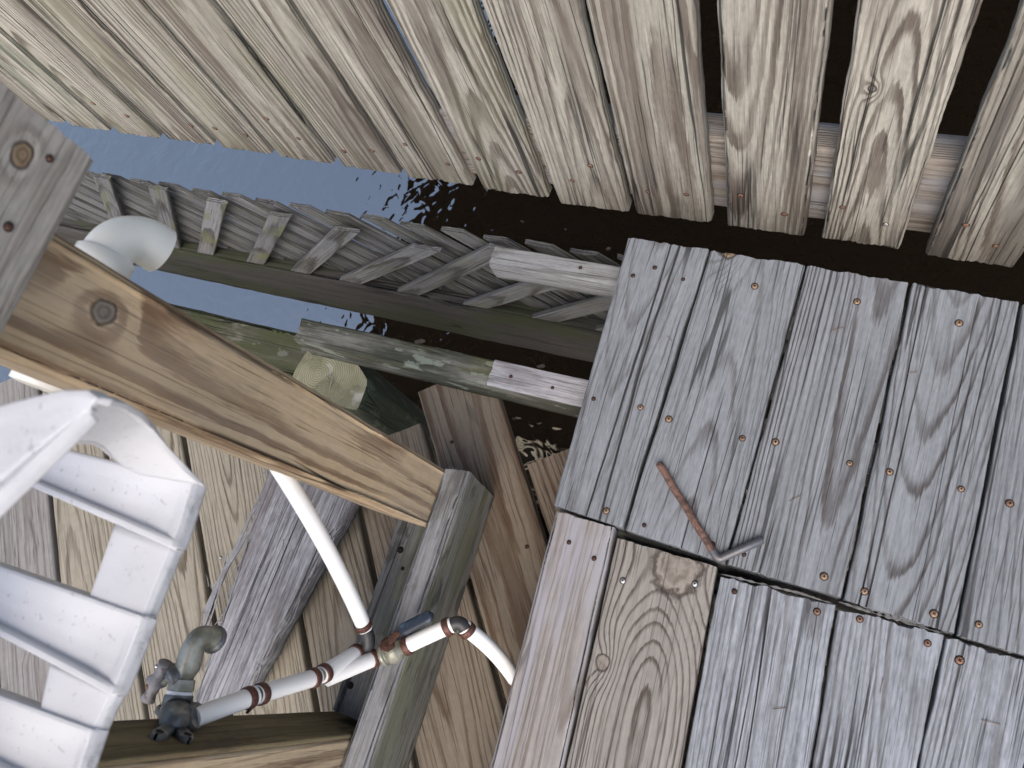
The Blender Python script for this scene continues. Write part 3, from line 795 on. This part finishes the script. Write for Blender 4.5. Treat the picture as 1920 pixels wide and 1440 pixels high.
# ------------------------------------------------------------------ bottom tan beam
FC = at(660, 1378, 0)
yf = FC.y
bb = empty('olive_post', (-.55, yf - .045, -.14), 'second square post at the bottom edge, olive on its upper side, carrying the faucet', 'post')
bt = wood((.24, .195, .11), (.13, .095, .05), w=.008, pith=(0, -.05), tilt=.03, wob=.03, lateamt=.6, cracks=.5, crackscale=26, cw=.010, seed=211, fibre=.15, tone=.3,
          stains=[((.10, .075, .05), 7, 3, .56, .62, .6)])
bf = wood((.56, .45, .30), (.27, .18, .11), w=.011, pith=(.01, -.03), tilt=.05, wob=.04, lateamt=.7, cracks=.6, crackscale=22, cw=.010, seed=212, fibre=.12, knots=[(-.12, .0, .010)])
plank('side_face', (-.594, yf, -.138), (-.594, yf, .93), (-.506, yf, .93), (-.506, yf, -.138), .006, bt, bb, up=(0, 1, 0), nx=60, ny=14, rnd=.002, wob=.0004)
plank('post', (-.505, yf - .0062, -.138), (-.505, yf - .0062, .93), (-.505, yf - .09, .93), (-.505, yf - .09, -.138), .089, bf, bb, up=(1, 0, 0), nx=60, ny=14, rnd=.005, wob=.0008)

# ------------------------------------------------------------------ PEX water line
PEX = simple('white_pex', (.82, .82, .80), .28, .5)
COP = metal('crimp_ring', (.075, .035, .028), (.16, .075, .055), .5, .5)
BLK = simple('black_fitting', (.02, .022, .026), .5, .5, 0, (.04, .038, .036), 60)
BRS = simple('brass', (.21, .21, .165), .45, .5, .5, (.33, .33, .28), 45, .42, .62, .0006, 120)
BRD = simple('dull_bronze', (.13, .135, .135), .42, .5, .5, (.25, .25, .23), 60, .48, .66, .0006, 150)
TAPE = simple('thread_tape', (.8, .8, .8), .6)
pipe = empty('water_line', at(720, 1220, 0.0), 'white plastic water pipes with copper crimp rings, black elbows and a blue lever valve', 'water pipe')
rp = .0112
zp = .016
def seg(p, q, name='pipe', r=rp, bend=0.0, bz=(0, 0, 0)):
    p, q = Vector(p), Vector(q)
    mid = (p + q) / 2 + Vector(bz)
    return tube(name, arc(p, mid + (mid - (p + q) / 2), q, 12) if Vector(bz).length else [p, q], r, PEX, pipe, 24)
def crimp(p, d, par=None):
    p = Vector(p); d = Vector(d).normalized()
    w = .0048
    prof = [(-w, rp + .0002), (-w, rp + .0016), (-w * .7, rp + .0021), (w * .7, rp + .0021), (w, rp + .0016), (w, rp + .0002)]
    return tube('crimp_ring', [p + d * a for a, _ in prof], [b for _, b in prof], COP, pipe, 24, cap=False)
def run(p, q, c0=None, c1=None, bz=(0, 0, 0)):
    """pipe with crimp rings a little in from the ends asked for"""
    p, q = Vector(p), Vector(q); d = (q - p).normalized()
    seg(p, q, bz=bz)
    if c0 is not None: crimp(p + d * c0, d)
    if c1 is not None: crimp(q - d * c1, d)
def elbow(p, c, q, r=.0098):
    pts = arc(p, c, q, 10)
    o = tube('elbow', pts, [r * 1.05] + [r] * 9 + [r * 1.05], BLK, pipe, 20)
    return o
# riser from behind the post down to the elbow
RZ = .30
e1a = at(690, 1186, .030); e1c = at(700, 1216, .024); e1b = at(676, 1220, .020)
rt = at(508, 868, RZ)
top_up = rt + (rt - e1a) * .25
run(top_up, at(684, 1178, .033), None, .009, bz=(0.006, .004, -.006))
elbow(at(685, 1180, .032), e1c, e1b)
run(at(676, 1220, .020), at(602, 1266, .10), .010, .006)
tube('coupling', [at(606, 1263, .097), at(590, 1271, .112)], .0088, BRS, pipe, 20)
run(at(595, 1269, .107), at(483, 1303, .212), .009, .0055)
tube('coupling', [at(487, 1301, .209), at(474, 1305, .220)], .0088, BLK, pipe, 20)
run(at(478, 1304, .217), at(364, 1345, .298), .010, None)
tie = [at(479 + 0, 1304, .000)]
tube('tie_tail', [at(481, 1300, .224), at(481, 1312, .222), at(474, 1325, .205), at(463, 1336, .195)], .002, BLK, pipe, 8)
# second run: tee -> ball valve -> elbow -> under deck
run(at(612, 1272, .080), at(712, 1230, .006), None, .012)
vb0 = at(708, 1232, .008); vb1 = at(762, 1212, .010)
vd = (vb1 - vb0).normalized(); L = (vb1 - vb0).length
prof = [(0, .009), (.0, .0105), (.12, .0105), (.13, .0145), (.2, .0165), (.28, .0165), (.3, .0145), (.34, .0125), (.36, .0150), (.5, .0175), (.62, .017), (.75, .0155), (.8, .0125), (1.0, .0118), (1.0, .009)]
valve = tube('ball_valve', [vb0 + vd * L * a for a, _ in prof], [b for _, b in prof], BRS, pipe, 20)
vc = vb0 + vd * L * .52
upv = (Vector((0, .35, 1))).normalized()
tube('stem', [vc, vc + upv * .020, vc + upv * .024], [.009, .0085, .006], BRS, valve, 16)
RSTV = metal('rusty_nut', (.030, .014, .010), (.09, .038, .022), .85, .2)
nut = tube('nut', [vc + upv * .022, vc + upv * .024, vc + upv * .030, vc + upv * .032], [.0085, .0105, .0105, .006], RSTV, valve, 6, smooth=False)
# lever
l0 = vc + upv * .027
pl0 = at(748, 1184, l0.z + .004); pl1 = at(812, 1152, l0.z + .010)
BLU = simple('blue_grip', (.010, .017, .030), .45, .4, 0, (.04, .06, .085), 90, .52, .66)
ld = (pl1 - pl0).normalized(); ls = ld.cross(Vector((0, 0, 1))).normalized()
tube('lever_bracket', [l0 - ld * .012 + Vector((0, 0, -.001)), l0, l0 + (pl0 - l0) * .6 + Vector((0, 0, .002)), pl0 + ld * .006], [.0035, .0058, .0052, .0038], RSTV, valve, 10, scal=lambda i, an: 1 if abs(math.cos(an)) > .5 else .55)
def rbox(name, p, q, w, t, mat, parent, n_=10):
    p, q = Vector(p), Vector(q); d = (q - p); L_ = d.length; d.normalize(); sx_ = d.cross(Vector((0, 0, 1))).normalized(); uz = sx_.cross(d)
    pts = []; rad = []
    verts, faces = [], []; M_ = 20
    for i in range(n_ + 1):
        s_ = i / n_; k = 1.0
        e_ = min(s_, 1 - s_) * n_ / 2
        if e_ < 1: k = math.sqrt(max(0.02, 1 - (1 - e_) ** 2))
        for j in range(M_):
            an = 2 * math.pi * j / M_; cx_, sy_ = math.cos(an), math.sin(an)
            f = (abs(cx_) ** 4 + abs(sy_) ** 4) ** -.25
            verts.append(d * L_ * s_ + sx_ * cx_ * f * w * k + uz * sy_ * f * t * (.6 + .4 * k))
    for i in range(n_):
        for j in range(M_):
            j2 = (j + 1) % M_; faces.append((i * M_ + j, i * M_ + j2, (i + 1) * M_ + j2, (i + 1) * M_ + j))
    faces.append(tuple(reversed(range(M_)))); faces.append(tuple(n_ * M_ + j for j in range(M_)))
    return mesh_obj(name, verts, faces, mat, parent, Matrix.Translation(p))
rbox('lever', pl0, pl1, .0085, .0045, BLU, valve, 14)
run(at(757, 1214, .010), at(848, 1172, .016), .006, .007, bz=(0, 0, .003))
elbow(at(846, 1173, .016), at(863, 1160, .018), at(872, 1180, .012))
run(at(868, 1174, .012), at(965, 1272, -.065), .009, None, bz=(.002, .004, -.004))
run(at(963, 1270, -.063), at(1060, 1345, -.13))

# ------------------------------------------------------------------ hose faucet
fz = .298
fb0 = onY(326, 1362, yf)
fau = empty('hose_faucet', fb0, 'old bronze garden hose faucet with small cross handle, screwed to the olive post', 'faucet')
fn = Vector((0, 1, 0)); FS_ = .80
def P_(px, py, z=fz): return at(px, py, z)
def rr4(l): return [q * FS_ for q in l]
b1 = P_(331, 1330); b2 = P_(336, 1303)
tube('base_elbow', [onY(325, 1364, yf + .0005), onY(326, 1358, yf + .008), lerp(onY(326, 1358, yf + .008), b1, .5), b1, lerp(b1, b2, .5), b2], rr4([.013, .019, .0215, .0215, .0205, .0195]), BRD, fau, 24)
tube('side_port', [P_(332, 1347), P_(350, 1347), P_(354, 1346), P_(367, 1342), P_(372, 1341)], rr4([.012, .014, .0180, .0185, .0165]), BRD, fau, 24)
for (ex, ey) in ((302, 1332), (296, 1380), (349, 1385)):
    c0 = onY(326, 1362, yf + .003); c1 = onY(ex, ey, yf + .003)
    dd3 = (c1 - c0).normalized(); N = 14; verts = []; faces = []; sid = dd3.cross(fn)
    ll = (c1 - c0).length + .008
    for i in range(N + 1):
        t = i / N; w_ = .006 + .0026 * t
        if t > .74: w_ *= math.sqrt(max(.03, 1 - ((t - .74) / .26) ** 2))
        for hgt_, k in ((-.003, 1), (.002, 1), (.0042, .8), (.0042, 0), (.0042, -.8), (.002, -1), (-.003, -1)):
            verts.append(dd3 * ll * t + sid * w_ * k + fn * (hgt_ + .004 * (1 - t) ** 2))
    for i in range(N):
        for k in range(6):
            faces.append((i * 7 + k, i * 7 + k + 1, (i + 1) * 7 + k + 1, (i + 1) * 7 + k))
    mesh_obj('ear', verts, faces, BRD, fau, Matrix.Translation(c0))
    fastener(fau, c1 + fn * .0044, fn, .0034, RUSTD, False, 'screw')
tube('tape_ring', [P_(336, 1305), P_(338, 1296)], .0182 * FS_, TAPE, fau, 24)
tube('hex_nut', [P_(338, 1297), P_(338.5, 1295), P_(342, 1274), P_(342.5, 1272)], rr4([.016, .0195, .0195, .015]), BRS, fau, 6, smooth=False)
n0 = P_(342, 1275); n1 = P_(352, 1250, fz + .003); n2 = P_(362, 1215, fz + .006); n4 = P_(402, 1200, fz - .020)
body = [n0, lerp(n0, n1, .5), n1, lerp(n1, n2, .5), n2] + arc(n2, P_(374, 1180, fz + .010), n4, 8)[1:]
tube('spout', body, rr4([.0135, .0145, .0175, .0175, .016] + [.0150] * 6 + [.0165, .0180]), BRS, fau, 24)
d4 = (n4 - body[-2]).normalized()
tube('spout_rim', [n4 - d4 * .006, n4 - d4 * .004, n4, n4 + d4 * .003], rr4([.0175, .0205, .0205, .0175]), BRD, fau, 24)
hb0 = P_(350, 1252, fz + .003); hb1 = P_(316, 1273, fz + .008)
hd = (hb1 - hb0).normalized()
tube('bonnet', [hb0, lerp(hb0, hb1, .45), lerp(hb0, hb1, .5), lerp(hb0, hb1, .8), lerp(hb0, hb1, .82), hb1], rr4([.0145, .0145, .0175, .0170, .012, .0105]), BRD, fau, 24)
hh = hb1 + hd * .011
tube('handle_stem', [hb1, hh], .0045, BRS, fau, 14)
HND = simple('weathered_handle', (.27, .26, .26), .6, .4, .4, (.16, .12, .11), 90, .5, .66, .001, 300)
h0 = at(311, 1243, hh.z + .006); h1 = at(277, 1312, hh.z - .006)
hm = (h0 + h1) / 2
tube('handle', [h0 + (h0 - hm) * .03, h0, lerp(h0, hm, .35), lerp(h0, hm, .75), hm, lerp(h1, hm, .75), lerp(h1, hm, .35), h1, h1 + (h1 - hm) * .03],
     rr4([.005, .0105, .0080, .0092, .0150, .0092, .0080, .0105, .005]), HND, fau, 18)
tube('handle_screw', [hm + hd * .0095, hm + hd * .013], [.0038, .003], RUST, fau, 12)

# ------------------------------------------------------------------ bent rod on the deck
rod = empty('bent_rod', at(1345, 1050, 0), 'bent metal rod, long arm rusty and short arm grey, on the grey deck', 'metal rod')
zr = .0066
RR = simple('rod_rust', (.08, .05, .043), .75, .3, .2, (.17, .10, .078), 90, .42, .6, .0012, 260)
RG = simple('rod_steel', (.13, .135, .15), .5, .5, .6, (.14, .13, .13), 50, .5, .65, .0004, 200)
a = at(1235, 868, zr); b = at(1338, 1036, zr); c = at(1345, 1050, zr); d_ = at(1430, 1012, zr)
wj = lambda i, an: 1 + .06 * mn.noise(Vector((i * .8, math.cos(an) * 2, math.sin(an) * 2)))
pts = [a, lerp(a, b, .01)] + [lerp(a, b, k / 16) + Vector((.0006 * math.sin(k), 0, 0)) for k in range(1, 16)] + [b]
tube('rusty_arm', pts, [.0035] + [.0052] * (len(pts) - 2) + [.0056], RR, rod, 16, scal=wj)
pts = arc(lerp(a, b, .985), c + (c - a).normalized() * .002, lerp(c, d_, .13), 8) + [lerp(c, d_, .5), lerp(c, d_, .97), d_]
tube('bare_arm', pts, [.0056] * (len(pts) - 1) + [.0038], RG, rod, 16)

# ------------------------------------------------------------------ PVC drain elbow behind the post
PVC = simple('cream_pvc', (.80, .80, .74), .3, .5, 0, (.70, .70, .64), 12, .5, .7)
dr = empty('drain_pipe', onX(200, 480, -.63), 'cream plastic drain pipe with a ninety degree elbow strapped behind the tan post', 'drain pipe')
xd = -.632
e0 = onX(66, 722, xd); e1 = onX(206, 484, xd)
zc = (e0.z + e1.z) / 2
yA, yB = e0.y, e1.y
tube('pipe', [(xd, yA, zc), (xd, yB - .01, zc)], .0215, PVC, dr, 32)
tube('socket', [(xd, yA - .001, zc), (xd, yA, zc), (xd, yA + .06, zc), (xd, yA + .062, zc)], [.021, .0255, .0255, .022], PVC, dr, 32)
rB = .0265
tube('socket', [(xd, yB - .022, zc), (xd, yB - .021, zc), (xd, yB + .0, zc), (xd, yB + .002, zc)], [.0235, rB, rB, .0235], PVC, dr, 32)
dirE = Vector((.35, 0, -1)).normalized()
rc = .031
cpt = Vector((xd, yB, zc))
arcp = []
for k in range(15):
    t = k / 14 * math.pi / 2
    arcp.append(cpt + Vector((0, 1, 0)) * (rc * math.sin(t)) + dirE * (rc * (1 - math.cos(t))) )
arcp.append(arcp[-1] + dirE * .012)
tube('elbow', arcp, [.0222] * 11 + [.0226, .0229, .0232, .0235, .0235], PVC, dr, 36)
# ------------------------------------------------------------------ CHAIR (white plastic)
CH = bpy.data.materials.new('chair_plastic'); s = NT(CH)
tc = s.n('ShaderNodeTexCoord'); P = tc.outputs['Object']
c_ = s.mix(s.ss(s.noise(P, 7, 3, .55), .35, .7), (.52, .53, .555), (.44, .45, .475))
dirt = s.m('MULTIPLY', s.ss(s.noise(P, 34, 5, .65), .56, .70), s.ss(s.noise(P, 9, 2, .5), .45, .65))
c_ = s.mix(s.m('MULTIPLY', dirt, .8), c_, (.24, .24, .25))
sc2 = s.ss(s.noise(s.comb(s.m('MULTIPLY', 1.0, 1.0), 0.0, 0.0), 1), 2, 3)
c_ = s.mix(s.m('MULTIPLY', s.ss(s.noise(P, 160, 3, .6), .64, .70), .5), c_, (.22, .22, .22))
s.out(c_, .5, .35, s.noise(P, 60, 3, .6), .0008)
zc0 = .64
chair = empty('plastic_chair', at(150, 1150, zc0), 'weathered white plastic chair with slatted seat and curved armrest at the lower left', 'chair')
def sheet(name, rows, th=.004, sub=2, mat=CH, parent=chair, simp=False):
    """rows: list of lists of world points, solidified"""
    nr, nc = len(rows), len(rows[0]); o = rows[0][0].copy()
    verts = [p - o for r_ in rows for p in r_]
    faces = [(i * nc + j, i * nc + j + 1, (i + 1) * nc + j + 1, (i + 1) * nc + j) for i in range(nr - 1) for j in range(nc - 1)]
    ob = mesh_obj(name, verts, faces, mat, parent, Matrix.Translation(o))
    md = ob.modifiers.new('solid', 'SOLIDIFY'); md.thickness = th; md.offset = 0
    if sub:
        sd = ob.modifiers.new('sub', 'SUBSURF'); sd.levels = sub; sd.render_levels = sub
        if simp: sd.subdivision_type = 'SIMPLE'
    return ob
def dupe(l, e=.001):
    return l
# seat plane frame: along slat direction (left) and down the side edge
def tread(pR0, pR1, pL0, pL1, name='slat', depth=.0065):
    R0, R1 = at(*pR0, zc0), at(*pR1, zc0)
    L0, L1 = at(*pL0, zc0), at(*pL1, zc0)
    L0 = R0 + (L0 - R0) * 1.9; L1 = R1 + (L1 - R1) * 1.9
    prof = [(-.02, -.012), (-.006, -.003), (0, 0), (.02, 0), (.10, -.001), (.3, -depth * .6), (.6, -depth), (.84, -depth), (.885, -depth * .9), (.895, -depth * .5), (.905, -.001), (.925, 0), (.975, 0), (.99, -.004), (1.0, -.014)]
    rows = []
    for v_, h_ in prof:
        a_, b_ = R0.lerp(R1, v_), L0.lerp(L1, v_)
        row = []
        for t in [-.004, -.003, 0, .01, .03, .1, .25, .5, 1.0]:
            hh_ = h_ * max(0, min(1, (t + .01) / .06)) if 0 <= v_ <= .98 else h_
            row.append(a_.lerp(b_, t) + Vector((0, 0, hh_ - (0 if v_ < 0 or v_ > .98 else (.014 if t == -.004 else (.004 if t == -.003 else 0))))))
        rows.append(row)
    return sheet(name, rows, .0035, 2, simp=True)
tread((360, 905), (320, 1026), (91, 838), (30, 897))
tread((266, 1158), (207, 1302), (0, 1064), (-70, 1154))
tread((172, 1370), (120, 1512), (-10, 1303), (-80, 1412))
def fan(name, pts_out, pts_in, z, th=.004, curl=.012, sub=2):
    rows = []
    for (po, pi_) in zip(pts_out, pts_in):
        zo, zi = (po[2], pi_[2]) if len(po) > 2 else (z, z)
        O, I = at(po[0], po[1], zo), at(pi_[0], pi_[1], zi)
        out_ = (O - I).normalized()
        row = [O + out_ * .001 + Vector((0, 0, -curl)), O + out_ * .0015 + Vector((0, 0, -.003)), O, O.lerp(I, .04), O.lerp(I, .3), O.lerp(I, .6), O.lerp(I, .96), I, I + Vector((0, 0, -.004))]
        rows.append(row)
    return sheet(name, rows, th, sub, simp=True)
zf = zc0 - .003
fan('side_panel', [(322, 1018), (292, 1092), (262, 1166)], [(221, 984), (198, 1050), (172, 1124)], zf)
fan('side_panel', [(209, 1296), (190, 1334), (170, 1376)], [(100, 1246), (92, 1284), (80, 1338)], zf)
fan('side_panel', [(122, 1508), (96, 1570), (60, 1640)], [(20, 1470), (-10, 1530), (-40, 1600)], zf)
# arm support: strap rising from the seat corner to the arm
fan('arm_support', [(362, 904, .64), (330, 872, .665), (290, 828, .70), (262, 792, .73), (238, 770, .76), (205, 752, .79), (168, 744, .815)],
    [(262, 885, .64), (226, 868, .665), (204, 850, .70), (188, 834, .73), (168, 824, .76), (128, 822, .79), (92, 826, .815)], 0)
# armrest
rows = []
for (po, pi_, z0) in [((184, 752), (170, 768), .820), ((166, 738), (148, 786), .821), ((120, 738), (112, 820), .823), ((60, 752), (60, 869), .826), ((0, 768), (0, 927), .83), ((-70, 786), (-70, 994), .834), ((-160, 810), (-160, 1080), .838)]:
    O, I = at(*po, z0), at(*pi_, z0)
    d0 = (I - O).normalized()
    rows.append([O - d0 * .002 + Vector((0, 0, -.008)), O - d0 * .001 + Vector((0, 0, -.003)), O, O.lerp(I, .1), O.lerp(I, .5), O.lerp(I, .86), O.lerp(I, .90) + Vector((0, 0, -.003)), O.lerp(I, .95) + Vector((0, 0, -.0005)), I + Vector((0, 0, .0)), I + d0 * .002 + Vector((0, 0, -.003)), I + d0 * .003 + Vector((0, 0, -.007))])
sheet('armrest', rows, .004, 2, simp=True)

# ------------------------------------------------------------------ WATER
WZ = -1.45
wm = bpy.data.materials.new('water'); s = NT(wm)
tc = s.n('ShaderNodeTexCoord'); P = tc.outputs['Object']
hgt = s.m('MULTIPLY_ADD', s.noise(P, 13, 1.5, .5, .8), .55, s.m('MULTIPLY', s.noise(P, 4.0, 1, .4, .3), .8))
wp = s.out((.0045, .0032, .0022, 1), .004, .5, hgt, .0065, 0, ior=5.5)
wp.inputs['Specular Tint'].default_value = (1, .93, .82, 1)
me_v = [(-150, -150, 0), (150, -150, 0), (150, 150, 0), (-150, 150, 0)]
water = mesh_obj('water', me_v, [(0, 1, 2, 3)], wm, None, Matrix.Translation((0, 0, WZ)), False)
tag(water, kind='structure')
bed = mesh_obj('ground', [(-400, -400, 0), (400, -400, 0), (400, 400, 0), (-400, 400, 0)], [(0, 1, 2, 3)], simple('mud', (.03, .024, .016), .9, .1, 0, (.05, .04, .03), 3), None, Matrix.Translation((0, 0, WZ - .9)), False)
tag(bed, kind='structure')
# floating leaves
LF = simple('leaf', (.10, .075, .05), .7, .3, 0, (.05, .04, .03), 60)
for k, (px, py, sz, lab) in enumerate([(790, 478, .012, 'tiny brown leaf floating at the edge of the dark reflection'),
                                       (1014, 687, .012, 'tiny pale leaf floating between the lattice beam and the joist'),
                                       (979, 415, .006, 'speck of leaf on black water below the pickets, nearer the lattice'),
                                       (1060, 430, .005, 'speck of leaf on black water right of the lattice slats'),
                                       (1141, 466, .009, 'dull leaf on black water just left of the deck corner'),
                                       (787, 640, .016, 'pale curled leaf floating above the mossy joist')]):
    r1 = random.Random(k); c0 = at(px, py, WZ + .002); N = 14; vv = []
    an0 = r1.uniform(0, 6)
    for j in range(N):
        t = 2 * math.pi * j / N; rr3 = sz * (1 + .25 * math.cos(2 * t)) * r1.uniform(.85, 1.1)
        vv.append(Vector((rr3 * math.cos(t + an0) * 1.2, rr3 * math.sin(t + an0) * .7, .001 * math.sin(2 * t))))
    vv.append(Vector((0, 0, .002)))
    lf = mesh_obj('leaf', vv, [(j, (j + 1) % N, N) for j in range(N)], LF, None, Matrix.Translation(c0), True)
    tag(lf, lab, 'leaf', 'leaves floating on the water')

# ------------------------------------------------------------------ boathouse roof overhead (seen mirrored in the water)
q = at(752, 440, 0)
ratio = q.x / H
ZR = 2.6
xe = ratio * ((H - WZ) + (ZR - WZ))
RM = wood((.06, .045, .03), (.03, .022, .015), w=.01, cracks=.2, seed=300)
roof = empty('boathouse_roof', (xe, 1, WZ), 'dark wooden roof over the dock, seen only mirrored black in the water', 'roof')
y0r, y1r, x1r = .45, 9.5, 3.0
plank('deck_underside', (xe, y0r, ZR), (xe, y1r, ZR), (x1r, y1r, ZR), (x1r, y0r, ZR), .06, RM, roof, up=(0, 0, -1), nx=20, ny=20)
for k in range(14):
    yy = y0r + .3 + k * .62
    beam('rafter', xe + .05, x1r - .05, yy, yy + .045, ZR - .004, .15, RM, roof, nx=6, ny=4)

# ------------------------------------------------------------------ light
SUN_EL, SUN_AZ = R(52), R(162)   # azimuth measured clockwise from +Y
wd = bpy.data.worlds.new('World'); scene.world = wd; wd.use_nodes = True
nt = wd.node_tree; nt.nodes.clear()
sky = nt.nodes.new('ShaderNodeTexSky'); sky.sky_type = 'NISHITA'; sky.sun_disc = False
sky.sun_elevation = SUN_EL; sky.sun_rotation = SUN_AZ; sky.air_density = 1.0; sky.dust_density = 4; sky.ozone_density = 1.0
bg = nt.nodes.new('ShaderNodeBackground'); bg.inputs[1].default_value = .15
ow = nt.nodes.new('ShaderNodeOutputWorld')
nt.links.new(sky.outputs[0], bg.inputs[0]); nt.links.new(bg.outputs[0], ow.inputs[0])
sl = bpy.data.lights.new('sun', 'SUN'); sl.energy = .6; sl.angle = R(50); sl.color = (1, .96, .91)
so = bpy.data.objects.new('sun', sl); COL.objects.link(so)
sd_ = Vector((math.sin(SUN_AZ) * math.cos(SUN_EL), math.cos(SUN_AZ) * math.cos(SUN_EL), math.sin(SUN_EL)))
so.rotation_euler = sd_.to_track_quat('Z', 'Y').to_euler()
so.location = sd_ * 10

scene.view_settings.view_transform = 'Standard'; scene.view_settings.look = 'None'
scene.view_settings.exposure = 1.02; scene.view_settings.gamma = 1
scene.cycles.max_bounces = 6
scene.render.resolution_x = 1024; scene.render.resolution_y = 768
